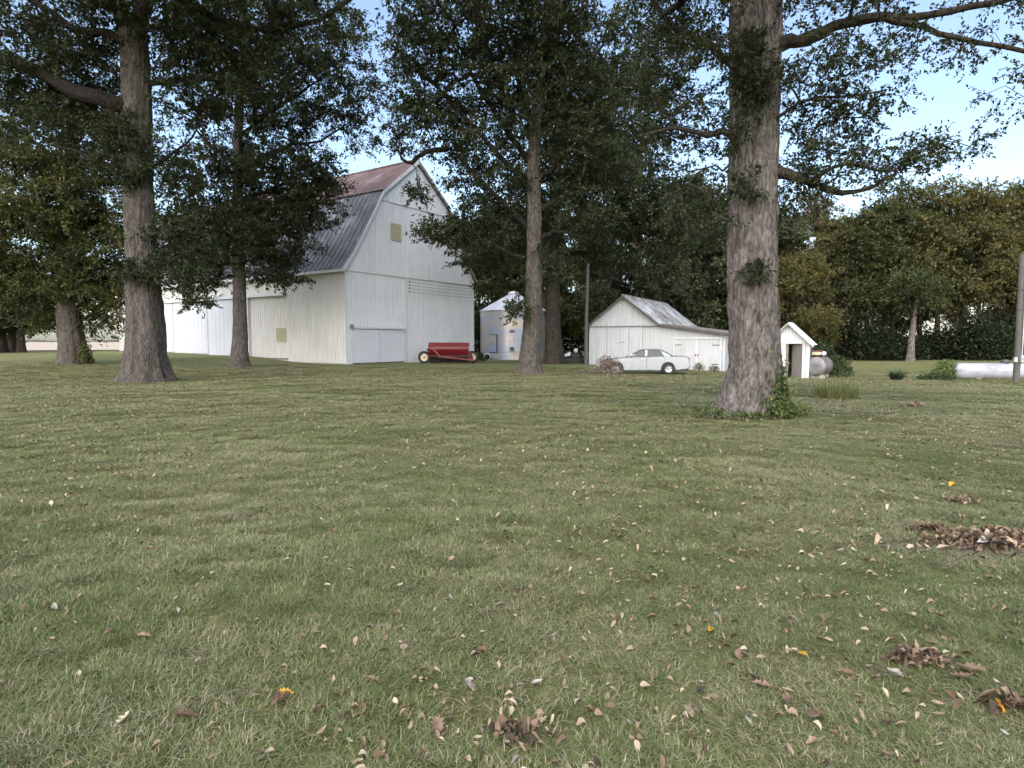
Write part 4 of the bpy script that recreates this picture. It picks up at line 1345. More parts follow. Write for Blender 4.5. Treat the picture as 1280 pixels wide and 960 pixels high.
t5.limb(px_path(t5, [(955, 210), (985, 219), (1015, 228), (1045, 240), (1078, 238), (1105, 226), (1130, 206)], Y - .2), .13, .012, 14, .01)
t5.limb(px_path(t5, [(1010, 226), (1060, 205), (1110, 215), (1145, 185)], Y - .4), .045, .015, 10, .015)
t5.limb(px_path(t5, [(950, 180), (975, 145), (1010, 124), (1070, 120), (1110, 112)], Y - .3), .05, .018, 10, .015)
t5.limb(px_path(t5, [(925, 190), (908, 165), (880, 168), (840, 160), (800, 170)], Y - .1), .09, .03, 12, .02)
t5.limb(px_path(t5, [(925, 90), (890, 60), (850, 40), (815, 0), (790, -50)], Y + .3), .09, .04, 12, .02)
t5.limb(px_path(t5, [(930, 10), (900, -40), (850, -90), (800, -120)], Y), .16, .07, 10, .02)
t5.limb(px_path(t5, [(950, 0), (990, -60), (1060, -110), (1160, -150)], Y), .16, .07, 10, .02)
for b_ in [(1040, 10, 0, 115, 45, 2.2, 46), (880, 50, .4, 75, 60, 2.2, 50), (1010, 100, -.4, 85, 42, 1.6, 44), (1060, 140, 0, 62, 28, 1.2, 26),
           (865, 175, .6, 62, 60, 1.6, 36), (1075, 205, -.2, 82, 26, 1.1, 30), (1180, 182, -.2, 40, 18, .8, 10), (1130, 195, -.2, 40, 22, .8, 12),
           (1245, 38, 0, 50, 34, 1.2, 14), (1275, 110, 0, 26, 36, .9, 9), (1000, 250, .2, 48, 24, 1, 14), (885, 262, .5, 52, 52, 1.2, 24),
           (820, 110, .5, 45, 60, 1.6, 24), (1000, 175, 0, 45, 40, 1.0, 16), (830, 20, .5, 50, 40, 1.5, 22), (1140, 70, 0, 60, 26, 1, 12)]:
    t5.pblob(b_[0], b_[1], Y + b_[2], b_[3], b_[4], b_[5], b_[6] * (.8 if b_[0] > 960 else 1), .58)
for b_ in [(943, 70, -.62, 34, 34, .25, 16), (943, 112, -.62, 30, 22, .2, 10), (925, 160, -.55, 26, 34, .25, 10), (945, 342, -.58, 26, 12, .15, 7), (930, 235, -.56, 28, 22, .15, 6)]:
    t5.pblob(b_[0], b_[1], Y + b_[2], b_[3], b_[4], b_[5], b_[6], .34)
t5.pblob(940, -200, Y - 3.5, 420, 60, 1.5, 70, 1.3, .8); t5.pblob(820, -90, Y, 160, 60, 4, 40, 1.2, .6); t5.pblob(1040, -130, Y, 260, 70, 4, 50, 1.2, .6); t5.pblob(1300, -60, Y, 90, 60, 3, 16, 1.0, .6)  # foliage overhead out of view, nearest mass added to shade trunk and limbs
t5.finish(twigs=7, tl=.75, per=11, ls=.108, lw=.52, r0=.008, step=.45, droop=.15, min_r=.0045)

# --- left trunk with wide foot
Y = 26.7
t1 = Tree('oak_tree', base_of(182, 476, Y), 'thick grey oak with buttressed roots standing before the long barn wall', M['bark_grey'], M['leaf_dark'], 11)
t1.trunk([Vector((0, 0, -.35)), Vector((0, 0, .02))] + px_path(t1, [(182, 445), (182, 400), (176, 300), (172, 200), (170, 100), (166, 40)], Y),
         [.84, .82, .80, .74, .56, .52, .52, .50], 130, 72, .40, .55, .045, 8, ((-PI / 2 - .6, .15, .10), (-PI / 2 + .2, .12, .05)))
t1.limb(px_path(t1, [(164, 55), (150, 10), (138, -40), (120, -110)], Y), .36, .2, 10, .02)
t1.limb(px_path(t1, [(170, 55), (180, 0), (188, -60), (200, -130)], Y), .38, .2, 10, .02)
t1.limb(px_path(t1, [(165, 135), (130, 125), (90, 112), (45, 88), (0, 72), (-60, 50)], Y - .6, Y), .36, .2, 14, .03)
t1.limb(px_path(t1, [(158, 55), (130, 42), (95, 38), (65, 15), (30, -5)], Y - .3), .2, .09, 12, .03)
t1.limb(px_path(t1, [(175, 105), (205, 102), (245, 97), (290, 100), (345, 118)], Y), .15, .05, 12, .03)
t1.limb(px_path(t1, [(178, 212), (212, 196), (240, 170), (262, 130)], Y), .07, .03, 10, .03)
t1.limb(px_path(t1, [(180, -30), (260, 20), (330, 38), (400, 25), (450, -10)], Y - .5, Y), .17, .09, 12, .04)
t1.limb(px_path(t1, [(172, 250), (140, 215), (110, 195), (60, 180)], Y - 1.0, Y), .08, .03, 10, .03)
for b_ in [(55, 25, 0, 115, 42, 3, 60), (165, 15, .5, 70, 36, 2.5, 26), (245, 40, 0, 62, 44, 2.5, 34), (75, 85, .5, 90, 40, 2.5, 46), (10, 130, 1, 40, 50, 2, 26),
           (235, 120, .5, 55, 34, 2, 24), (212, 240, .6, 34, 52, 1.4, 14), (228, 300, .6, 34, 34, 1.6, 20), (370, 22, -.5, 80, 30, 2, 26), (310, 70, 0, 60, 40, 2, 24), (100, 150, .8, 60, 26, 2, 22)]:
    t1.pblob(b_[0], b_[1], Y + b_[2], b_[3], b_[4], b_[5], b_[6], 1.0)
for b_ in [(160, 165, -1.0, 38, 30, .6, 14), (150, 205, -.9, 40, 24, .5, 10), (188, 336, -.8, 40, 16, .5, 12), (230, 350, -.4, 36, 16, .7, 8), (245, 376, -.4, 20, 10, .5, 5)]:
    t1.pblob(b_[0], b_[1], Y + b_[2], b_[3], b_[4], b_[5], b_[6], .7)
t1.pblob(150, -110, Y - 5, 240, 50, 2.5, 90, 1.6, .8); t1.pblob(80, -90, Y, 190, 60, 5, 50, 1.5, .6); t1.pblob(290, -80, Y, 130, 60, 5, 34, 1.5, .6)  # out-of-view crown; nearest mass added to shade the upper trunk
t1.finish(twigs=10, tl=.85, per=13, ls=.165, r0=.012, min_r=.008)

# --- tree at the far left, olive crown hiding the top of its trunk
Y = 40
t0 = Tree('maple_tree', base_of(92, 454, Y), 'stout maple whose low olive-green crown hides most of its trunk', M['bark_grey'], M['leaf_olive'], 3)
t0.trunk([Vector((0, 0, -.35)), Vector((0, 0, .02))] + px_path(t0, [(90, 430), (87, 400), (85, 340), (88, 260), (90, 180), (92, 120)], Y),
         [.80, .78, .72, .66, .60, .52, .36, .2], 80, 48, .32, .6, .05, 7)
for p in ([(86, 330), (50, 290), (10, 270)], [(87, 300), (130, 270), (170, 270)], [(89, 230), (60, 190), (20, 160)], [(90, 220), (130, 180), (170, 160)], [(86, 345), (120, 345), (150, 372)], [(85, 345), (55, 350), (20, 368)]):
    t0.limb(px_path(t0, p, Y), .2, .07, 10, .05)
for b_ in [(85, 175, 0, 100, 52, 4.5, 120), (60, 250, -.5, 95, 60, 4.5, 130), (120, 285, 0, 80, 60, 4, 90), (60, 345, 0, 90, 38, 3.5, 80), (135, 355, .5, 50, 34, 2.5, 36), (15, 320, 0, 50, 70, 3, 50), (60, 395, 1, 36, 14, 1.5, 10), (130, 395, 1, 26, 18, 1.5, 12)]:
    t0.pblob(b_[0], b_[1], Y + b_[2], b_[3], b_[4], b_[5], b_[6], 1.15)
t0.finish(twigs=10, tl=.9, per=13, ls=.205, r0=.013, min_r=.01)

# --- slim tree before the barn roof
Y = 40
t2 = Tree('oak_tree', base_of(300, 458, Y), 'slender dark oak standing close to the big sliding barn door', M['bark_grey'], M['leaf_dark'], 22)
t2.trunk([Vector((0, 0, -.35)), Vector((0, 0, .02))] + px_path(t2, [(300, 435), (300, 400), (298, 300), (297, 200), (300, 120), (305, 40), (308, -40)], Y),
         [.50, .49, .46, .42, .37, .29, .24, .17, .10], 90, 40, .42, .5, .035, 7)
for p in ([(298, 330), (330, 322), (365, 318), (390, 330)], [(298, 300), (265, 290), (235, 300)], [(298, 250), (345, 235), (385, 205), (420, 205)], [(297, 210), (262, 180), (235, 150)],
          [(299, 170), (340, 140), (385, 110), (420, 85)], [(300, 120), (270, 80), (250, 30)], [(302, 90), (345, 50), (380, 10)], [(298, 345), (270, 350), (240, 365)], [(299, 215), (350, 185), (400, 175), (440, 150)]):
    t2.limb(px_path(t2, p, Y - .3), .13, .04, 10, .05)
for b_ in [(252, 285, .3, 46, 46, 2.5, 40), (335, 275, -.4, 58, 34, 2.5, 40), (385, 262, -.5, 40, 26, 1.8, 22), (350, 312, -.3, 50, 16, 1.8, 16), (228, 320, .5, 34, 26, 2, 18), (305, 60, 0, 105, 62, 4, 96), (335, 140, 0, 88, 46, 4, 84), (270, 225, 0, 52, 62, 3, 66), (345, 225, -.5, 60, 46, 3, 62), (312, 310, 0, 56, 34, 2.5, 46), (405, 115, 0, 46, 50, 2.5, 40),
           (250, 335, .4, 38, 28, 2, 26), (395, 215, -.5, 34, 22, 1.5, 18), (345, 345, -.5, 40, 10, 1.2, 11), (425, 50, 0, 36, 40, 2, 18), (410, 240, -.4, 22, 12, 1, 7), (460, 90, 0, 28, 46, 2, 9), (445, 165, 0, 24, 24, 1.5, 8)]:
    t2.pblob(b_[0], b_[1], Y + b_[2], b_[3], b_[4], b_[5], b_[6], 1.05)
t2.pblob(320, 10, Y - 5, 120, 50, 2, 40, 1.3, .8); t2.pblob(320, -60, Y, 120, 50, 4, 30, 1.5, .7)  # nearer crown mass added to keep sun off the upper trunk
t2.finish(twigs=10, tl=.85, per=13, ls=.195, r0=.012, min_r=.009)

# --- central tree with the patch of ivy on its bark
Y = 33.9
t3 = Tree('oak_tree', base_of(663, 466, Y), 'tall straight oak with dark vine patches on its trunk before the grain bin', M['bark_grey'], M['leaf_dark'], 33)
t3.trunk([Vector((0, 0, -.35)), Vector((0, 0, .02))] + px_path(t3, [(663, 440), (666, 400), (668, 300), (667, 210), (672, 130), (682, 60), (690, 0), (696, -80)], Y),
         [.58, .57, .56, .51, .41, .36, .30, .24, .19, .12], 110, 48, .30, .55, .035, 7)
t3.limb(px_path(t3, [(667, 322), (640, 318), (608, 300), (582, 312), (568, 330), (552, 335)], Y - .3, Y), .075, .02, 16, .06)
for p in ( [(667, 290), (625, 250), (590, 215), (555, 180)], [(667, 240), (620, 190), (565, 130), (520, 85), (485, 50)], [(668, 210), (610, 130), (575, 60), (560, 5)],
          [(670, 180), (650, 110), (630, 40), (615, -20)], [(672, 160), (710, 120), (745, 70), (765, 20)], [(668, 230), (710, 190), (755, 160), (790, 130)], [(668, 265), (720, 240), (765, 235), (800, 240)],
          [(667, 300), (700, 290), (740, 300)], [(560, 185), (530, 190), (510, 205), (490, 175)], [(675, 110), (700, 40), (720, -30)]):
    t3.limb(px_path(t3, p, Y + t3.rs.uniform(-1, 1), Y), .17, .04, 14, .05)
for b_ in [(665, 100, 0, 120, 80, 5, 130), (575, 85, 0, 80, 76, 4, 86), (545, 165, -.5, 44, 36, 2.5, 22), (610, 205, 0, 62, 50, 3.5, 54), (745, 180, 0, 66, 60, 3.5, 66), (640, 30, 0, 100, 40, 4, 50), (730, 95, 0, 60, 60, 4, 54),
           (615, 275, .4, 50, 28, 2, 28), (720, 265, .5, 60, 32, 2.5, 36), (546, 292, -.3, 20, 11, .9, 9), (575, 290, -.2, 24, 26, 1.2, 13), (508, 120, -.3, 24, 60, 2, 11), (490, 170, -.3, 22, 22, 1.5, 6), (520, 240, -.4, 12, 14, .8, 4), (645, 372, -1, 8, 26, .5, 5), (690, 330, .5, 30, 26, 2, 10), (510, 40, 0, 40, 36, 2.5, 18)]:
    t3.pblob(b_[0], b_[1], Y + b_[2], b_[3], b_[4], b_[5], b_[6], 1.0)
t3.pblob(650, -40, Y - 5, 190, 50, 2.5, 80, 1.5, .8); t3.pblob(640, -60, Y, 160, 50, 5, 40, 1.5, .7)  # crown above view, with a nearer mass added to block sun from the trunk
t3.finish(twigs=10, tl=.85, per=13, ls=.18, r0=.012, min_r=.008)

# --- tree just behind it
Y = 48
t4 = Tree('oak_tree', base_of(693, 454, Y), 'broad dark oak close behind the central oak, left of the thin pole'.replace(', left of the thin pole', ' and beside the thin pole'), M['bark_brown'], M['leaf_dark'], 44)
t4.trunk([Vector((0, 0, -.35)), Vector((0, 0, .02))] + px_path(t4, [(692, 435), (691, 400), (691, 330), (694, 240), (700, 150), (706, 70)], Y),
         [.74, .72, .66, .58, .52, .42, .30, .16], 80, 44, .30, .6, .045, 7)
for p in ([(691, 320), (735, 315), (770, 325)], [(692, 290), (740, 268), (790, 280), (810, 295)], [(693, 260), (650, 230), (620, 215)], [(694, 230), (750, 190), (800, 170)], [(697, 180), (740, 130), (790, 85), (850, 25)], [(700, 150), (760, 110), (830, 95), (880, 80)]):
    t4.limb(px_path(t4, p, Y), .22, .06, 12, .06)
for b_ in [(705, 220, 0, 90, 70, 6, 120), (790, 240, 0, 72, 50, 5, 86), (740, 310, 0, 70, 34, 4, 50), (780, 150, 0, 60, 60, 4.5, 64), (700, 110, 1, 90, 60, 5, 70), (645, 290, 1, 45, 45, 4, 34), (835, 60, 0, 46, 46, 3.5, 24), (840, 270, 0, 50, 50, 4, 44), (610, 320, 2, 28, 40, 3, 22), (780, 40, 0, 20, 30, 2, 5)]:
    t4.pblob(b_[0], b_[1], Y + b_[2], b_[3], b_[4], b_[5], b_[6], 1.2)
t4.finish(twigs=9, tl=.95, per=12, ls=.25, r0=.013, min_r=.011)

# ------------------------------------------------------------------ woodland behind the yard
def wood_tree(name, seed, h, cr, cz, leaf, bark, n, label, lean=.0, ls=.28, twigs=8, per=9, r=.28):
    t = Tree(name, (0, 0, 0), label, bark, leaf, seed)
    rs = t.rs
    t.trunk([Vector((0, 0, -.4)), Vector((0, 0, .1)), Vector((lean * .2, .05, h * .2)), Vector((lean * .6, -.1, h * .5)), Vector((lean, 0, h * .78)), Vector((lean * 1.1, .1, h * .95))],
            [r * 1.05, r, r * .9, r * .7, r * .4, r * .12], 30, 14, .25, .5, .02, 5)
    for k in range(9):
        a = rs.uniform(0, 2 * PI); z = cz + (h * .8 - cz) * rs.rand() * .8
        q = cr * rs.uniform(.5, .9)
        t.limb([Vector((lean * z / h, 0, z)), Vector((math.cos(a) * q * .5, math.sin(a) * q * .5, z + q * .35)), Vector((math.cos(a) * q, math.sin(a) * q, z + q * rs.uniform(.3, .9)))], r * .3, .04, 8, .06)
    nb = 22
    for k in range(nb):
        u = (k + rs.rand()) / nb
        z = cz + (h - cz) * u
        w_ = cr * math.sin(PI * (.16 + .80 * u)) ** .7
        a = rs.uniform(0, 2 * PI); q = w_ * rs.uniform(.2, 1.1)
        s = rs.uniform(.55, 1.4)
        t.blob((math.cos(a) * q + lean * u, math.sin(a) * q, z), (cr * .36 * s, cr * .36 * s, (h - cz) * .085 * s), n // nb, 1.3)
    return t.finish(twigs=twigs, tl=1.1, per=per, ls=ls, lw=.6, r0=.012, min_r=.014, step=1.1)


LBL = {
    'a': 'green and yellowing woodland tree in the wood behind the shed',
    'b': 'dull green woodland tree in the wood behind the garage',
    'c': 'russet-tinged woodland tree rising at the back of the wood'}
GRP = {'a': 'yellowing trees of the wood behind the shed', 'b': 'green trees of the wood behind the garage', 'c': 'russet trees at the back of the wood'}
w1 = wood_tree('woodland_tree', 101, 17.5, 4.2, 5.0, M['leaf_mid'], M['bark_dark'], 300, LBL['a'])
w2 = wood_tree('woodland_tree', 102, 19.0, 4.6, 6.5, M['leaf_mid'], M['bark_dark'], 210, LBL['a'], .8)
w3 = wood_tree('woodland_tree', 103, 15.5, 4.4, 3.0, M['leaf_grey'], M['bark_dark'], 340, LBL['b'], -.5)
w4 = wood_tree('woodland_tree', 104, 18.0, 3.8, 7.5, M['leaf_mid'], M['bark_dark'], 190, LBL['a'], -.8)
protos = [w1, w2, w3, w4]
used = [False] * 4
wr = random.Random(5)


TONE = {'leaf_autumn': 'yellowing', 'leaf_mid': 'mid-green', 'leaf_olive': 'olive-green', 'leaf_grey': 'grey-green', 'leaf_rust': 'russet-tinged'}


def plant(k, px, Y, sc, leaf, key):
    src = protos[k]
    p = spot(px, Y)
    mark = 'the grain bin' if px < 700 else 'the garage' if px < 960 else 'the fuel tank' if px < 1062 else 'the strap-leaved clump' if px < 1190 else 'the propane tank'
    row = 'deep in the wood' if Y > 70 else 'in the front row of the wood'
    lab = TONE[leaf] + ' woodland tree ' + row + ', behind ' + mark
    grp = TONE[leaf] + ' trees ' + row + ' behind ' + mark
    if not used[k]:
        o = src; used[k] = True
        o.location = (p.x, p.y, p.z); o.rotation_euler = (0, 0, wr.uniform(0, 6.28)); o.scale = (sc, sc, sc)
        o['label'] = lab; o['group'] = grp
    else:
        o = dup(src, (p.x, p.y, p.z), wr.uniform(0, 6.28), (sc * wr.uniform(.85, 1.12), sc * wr.uniform(.85, 1.12), sc * wr.uniform(.95, 1.07)), lab, grp)
    for c in o.children:
        if c.name.startswith('crown'):
            c.material_slots[0].link = 'OBJECT'
            c.material_slots[0].material = M[leaf]
    return o


# right-hand wood: bare trunks below, turning crowns above
for (k, px, Y, sc, lf) in [(3, 1048, 63, .82, 'leaf_autumn'), (0, 1082, 62, .86, 'leaf_mid'), (1, 1112, 64, .90, 'leaf_olive'), (3, 1150, 66, .92, 'leaf_mid'), (1, 1172, 63, .86, 'leaf_autumn'),
                           (3, 1200, 65, .92, 'leaf_mid'), (1, 1222, 62, .90, 'leaf_autumn'), (0, 1255, 64, .95, 'leaf_olive'), (3, 1290, 62, .98, 'leaf_autumn'), (1, 1330, 63, 1.0, 'leaf_mid'), (0, 1372, 62, 1.0, 'leaf_olive'), (3, 1420, 64, 1.0, 'leaf_mid')]:
    plant(k, px, Y, sc, lf, 'a')
for (k, px, Y, sc, lf) in [(2, 985, 57, .60, 'leaf_autumn'), (2, 1018, 58, .66, 'leaf_autumn')]:
    plant(k, px, Y, sc, lf, 'a')
# denser belt behind the garage and the bin
for (k, px, Y, sc, lf) in [(2, 600, 74, .95, 'leaf_mid'), (0, 640, 76, .95, 'leaf_mid'), (2, 690, 73, .9, 'leaf_mid'), (2, 735, 66, .85, 'leaf_olive'), (2, 775, 62, .92, 'leaf_grey'), (2, 825, 60, .95, 'leaf_grey'), (2, 872, 60, 1.0, 'leaf_grey'),
                           (2, 915, 62, .95, 'leaf_mid'), (0, 955, 64, .9, 'leaf_grey'), (2, 990, 66, .9, 'leaf_mid')]:
    plant(k, px, Y, sc, lf, 'b')
for (k, px, Y, sc, lf) in [(0, 620, 86, 1.05, 'leaf_mid'), (1, 680, 86, 1.0, 'leaf_mid'), (0, 740, 80, .95, 'leaf_rust'), (1, 800, 78, .95, 'leaf_rust'), (0, 850, 76, 1.0, 'leaf_rust'), (1, 905, 76, .98, 'leaf_rust'), (0, 960, 78, .98, 'leaf_rust'), (1, 1010, 78, .95, 'leaf_rust'),
                           (0, 1060, 80, .95, 'leaf_rust'), (1, 1100, 82, .98, 'leaf_rust'), (0, 1140, 84, .95, 'leaf_mid'), (0, 1205, 88, .9, 'leaf_rust'), (2, 1252, 96, .85, 'leaf_mid'), (2, 1300, 98, .9, 'leaf_mid'), (1, 1290, 82, 1.0, 'leaf_rust'), (0, 1360, 80, 1.0, 'leaf_rust'), (2, 1100, 92, 1.1, 'leaf_mid'), (2, 1330, 92, 1.1, 'leaf_mid'), (2, 1040, 92, 1.1, 'leaf_mid')]:
    plant(k, px, Y, sc, lf, 'c')
# small tree with a pale trunk at the wood's edge
p = spot(1138, 56)
st = Tree('edge_tree', p, 'small tree with a pale bare trunk at the edge of the wood', M['bark_pale'], M['leaf_mid'], 61)
st.trunk([Vector((0, 0, -.3)), Vector((0, 0, .1)), Vector((.05, 0, 2)), Vector((.2, 0, 4.5)), Vector((.2, 0, 7))], [.34, .33, .25, .2, .08], 34, 18, .3, .4, .02, 5)
for a in (0, 1.3, 2.6, 3.9, 5.2):
    st.limb([Vector((.1, 0, 4)), Vector((math.cos(a), math.sin(a), 5.2)), Vector((math.cos(a) * 2, math.sin(a) * 2, 6))], .08, .03, 8, .04)
st.blob((.1, 0, 6.6), (2.6, 2.6, 1.8), 70, 1.2)
st.finish(twigs=7, tl=.9, per=9, ls=.28, r0=.011, min_r=.01)
# dark trees beyond the maple, towards the field
far = [(4, 62, 9.0, 'bark_dark'), (16, 66, 9.5, 'bark_dark'), (27, 60, 8.6, 'bark_dark'), (-30, 58, 9, 'bark_dark')]
proto = None
for k, (px, Yd, h, bk) in enumerate(far):
    p = spot(px, Yd)
    if proto is None:
        proto = wood_tree('field_edge_tree', 131, 9.5, 3.6, 2.6, M['leaf_dark'], M['bark_dark'], 180, 'dark low-crowned tree at the edge of the harvested field', ls=.26, r=.42)
        proto['group'] = 'dark trees at the edge of the field'
        proto.location = p
    else:
        dup(proto, p, wr.uniform(0, 6), h / 9.5)

# ------------------------------------------------------------------ undergrowth and distant trees
rs = np.random.RandomState(9)
def mass(pts_xy, hts, n, ls, seed, z0=.05):
    rs = np.random.RandomState(seed)
    i = rs.randint(0, len(pts_xy), n)
    P = np.zeros((n, 3))
    P[:, :2] = np.array(pts_xy)[i] + rs.normal(0, .9, (n, 2))
    P[:, 2] = ground(P[:, 0], P[:, 1]) + z0 + np.array(hts)[i] * rs.rand(n) ** .8
    D = rs.normal(0, 1, (n, 3)); D[:, 2] += .2; D = unit(D)
    S = ls * rs.uniform(.6, 1.3, n)
    return leaf_cloud(P, D, S, S * .65, rs.rand(n), rs=rs)


q = []; hh = []
for px in np.arange(560, 1480, 3.0):
    for dY in (0, 2.2):
        Yd = (69 if px < 700 else 66) + dY + 1.5 * math.sin(px * .03)
        if 690 < px < 760: Yd += 4
        p = at(px, 440, Yd); q.append((p.x, p.y)); hh.append((3.6 if px < 1130 else 2.6) + 1.3 * math.sin(px * .021) + .7 * math.sin(px * .11) + (1.6 if px < 1040 else 0))
for px in np.arange(1035, 1480, 1.6):
    p = at(px, 440, 59.5 + 1.5 * math.sin(px * .05)); q.append((p.x, p.y)); hh.append(2.5 + 1.1 * math.sin(px * .037) + .7 * math.sin(px * .13) + .6 * math.sin(px * .31) + wr.uniform(-.6, 1.2))
for px in np.arange(560, 1060, 3.0):
    p = at(px, 440, 78); q.append((p.x, p.y)); hh.append(6.0)
for px in np.arange(585, 790, .8):
    p = at(px, 440, 82 + 2 * math.sin(px)); q.append((p.x, p.y)); hh.append(6.5)
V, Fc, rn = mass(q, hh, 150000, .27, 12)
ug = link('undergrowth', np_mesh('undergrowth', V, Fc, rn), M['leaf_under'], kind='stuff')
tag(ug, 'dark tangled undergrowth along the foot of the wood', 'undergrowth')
q = []; hh = []
for px in np.arange(-200, 700, 1.2):
    p = at(px, 426, 700); q.append((p.x, p.y)); hh.append(3.5 + 2.5 * math.sin(px * .05) + 2 * math.sin(px * .17) * math.sin(px * .023))
hh = np.maximum(hh, 1.5) * .35
M['leaf_far_hazed'] = leaf_mat('hazed_foliage', [(0.13, 0.15, 0.13), (0.17, 0.18, 0.15), (0.21, 0.20, 0.17)], .1)  # pale grey-green tones put distance haze into the leaf colour
V, Fc, rn = mass(q, hh, 9000, 1.6, 13)
tl_ = link('distant_treeline', np_mesh('distant_treeline', V, Fc, rn), M['leaf_far_hazed'], kind='stuff')
tag(tl_, 'low hazy line of trees at the far side of the field', 'treeline')

# ------------------------------------------------------------------ shrubs, weeds, ivy
def shrub(name, px, Y, rx, ry, rz, n, size, mat, label, seed, stems=14, up=.3, twigmat='twig', base=.05):
    p = spot(px, Y)
    o = empty(name, p, 0, label, 'shrub')
    V, Fc, rn = scatter_leaves(n, rx, ry, rz, size, seed, up=up, base=base, shell=.25)
    V += (np.repeat(rs.rand(1, 3), len(V), 0) - .5) * 0
    link('foliage', np_mesh('foliage', V, Fc, rn), M[mat], o, kind='stuff')
    mb = MB(); r = random.Random(seed)
    for i in range(stems):
        a = r.uniform(0, 6.28); q = r.uniform(.2, .8)
        mb.tube([(math.cos(a) * .1 * rx, math.sin(a) * .1 * ry, -.05), (math.cos(a) * rx * q * .5, math.sin(a) * ry * q * .5, rz * .5), (math.cos(a) * rx * q, math.sin(a) * ry * q, rz * r.uniform(.7, 1.0))], [.014, .01, .005], 4, False)
    mb.build('stems', M[twigmat], o, kind='stuff')
    return o


shrub('shrub', 1047, 33.5, .85, .8, 1.15, 1500, .13, 'leaf_bush', 'dark dense shrub growing against the round fuel tank', 71)
shrub('shrub', 1030, 36.2, 1.0, .8, 2.0, 1700, .14, 'leaf_bush', 'tall dark shrub rising behind the fuel tank and shed', 72)
shrub('shrub', 1183, 34.5, .75, .6, 1.15, 900, .13, 'leaf_bright', 'fresh light-green shrub growing at the end of the propane tank', 73)
shrub('shrub', 1172, 33.4, 1.1, .5, .32, 900, .10, 'leaf_bush', 'low dark matted shrub under the light-green shrub', 74, up=.1)
shrub('shrub', 598, 56.5, .7, .6, .85, 700, .14, 'leaf_bush', 'small dark weedy shrub between the barn corner and the grain bin', 75)
shrub('shrub', 106, 39.6, .5, .5, 1.5, 500, .16, 'leaf_olive', 'sucker shoots sprouting at the foot of the stout maple', 76)
shrub('shrub', 874, 40.6, .45, .3, .55, 300, .09, 'leaf_ivy', 'small weed clump at the foot of the lean-to doors', 77)
shrub('shrub', 893, 40.0, .4, .3, .4, 240, .09, 'leaf_ivy', 'weeds growing along the lean-to wall next to the oak', 78)


def blades(n, rx, ry, h, wd, seed, lean=.5, seg=3, spread=1.0):
    rs_ = np.random.RandomState(seed)
    a = rs_.rand(n) * 2 * PI; q = np.sqrt(rs_.rand(n)) * spread
    bx, by = np.cos(a) * rx * q, np.sin(a) * ry * q
    da = a + rs_.normal(0, .9, n)
    ln = h * rs_.uniform(.5, 1.15, n); le = lean * rs_.uniform(.2, 1.3, n)
    V = []
    for s in range(seg + 1):
        u = s / seg
        x = bx + np.cos(da) * le * ln * u ** 1.7; y = by + np.sin(da) * le * ln * u ** 1.7
        z = ln * u * (1 - .25 * le * u)
        w_ = wd * (1 - .85 * u ** 1.3) * .5
        px_, py_ = -np.sin(da + 0), np.cos(da)
        V.append(np.stack([x - px_ * w_, y - py_ * w_, z], 1)); V.append(np.stack([x + px_ * w_, y + py_ * w_, z], 1))
    V = np.stack(V, 1)
    k = 2 * (seg + 1)
    i = np.arange(n)[:, None] * k
    Fc = np.concatenate([i + [2 * s, 2 * s + 1, 2 * s + 3, 2 * s + 2] for s in range(seg)], 1).reshape(-1, 4)
    return V.reshape(-1, 3), Fc, np.repeat(rs_.rand(n), k)


def clump(name, px, Y, label, parts, cat='plant'):
    p = spot(px, Y)
    o = empty(name, p, 0, label, cat)
    for nm, args, mat in parts:
        V, Fc, rn = blades(*args)
        link(nm, np_mesh(nm, V, Fc, rn), M[mat], o, kind='stuff')
    return o


clump('lily_clump', 1122, 33, 'dark clump of arching strap-shaped leaves on the lawn', [('leaves', (340, .28, .25, .62, .035, 81, 1.1), 'lily')])
wc = clump('weed_clump', 1047, 19.0, 'patch of tall dry seeding weeds on the lawn beyond the big oak', [('stalks', (620, .66, .45, .80, .011, 82, .5), 'weed'), ('grass_leaves', (800, .68, .45, .42, .016, 83, .7), 'weed')])
V, Fc, rn = scatter_leaves(700, .66, .42, .40, .06, 84); link('weed_leaves', np_mesh('weed_leaves', V, Fc, rn), M['leaf_ivy'], wc, kind='stuff')
V, Fc, rn = scatter_leaves(200, .7, .48, .05, .07, 85); link('dead_leaves', np_mesh('dead_leaves', V, Fc, rn), M['litter_brown'], wc, kind='stuff')
# grass left long round the propane tank
clump('long_grass', 1240, 33.1, 'uncut grass growing along the propane tank', [('blades', (900, 2.4, .25, .26, .014, 86, .6), 'weed')], 'grass')
# ivy and weeds at the foot of the big oak
iv = empty('ivy', t5.base, 0, 'green ivy climbing one flank of the massive oak', 'ivy')
rs_ = np.random.RandomState(91)
n = 2600
zz = np.abs(rs_.normal(0, .42, n)) * 1.0
keep = zz < 1.55
zz = zz[keep]; n = len(zz)
an = rs_.normal(-.62, .42 + .0 * zz, n) - .05
rr = .50 + .30 * np.exp(-zz / .42) + rs_.uniform(0, .16, n)
P = np.stack([np.cos(an) * rr + .08 * zz, np.sin(an) * rr, zz], 1)
D = np.stack([np.cos(an) * .4 + rs_.normal(0, .4, n), np.sin(an) * .4 + rs_.normal(0, .4, n), rs_.normal(-.2, .6, n)], 1); D = unit(D)
S = .075 * rs_.uniform(.6, 1.3, n)
V, Fc, rn = leaf_cloud(P, D, S, S * .8, rs_.rand(n), rs=rs_)
link('foliage', np_mesh('foliage', V, Fc, rn), M['leaf_ivy'], iv, kind='stuff')
mb = MB()
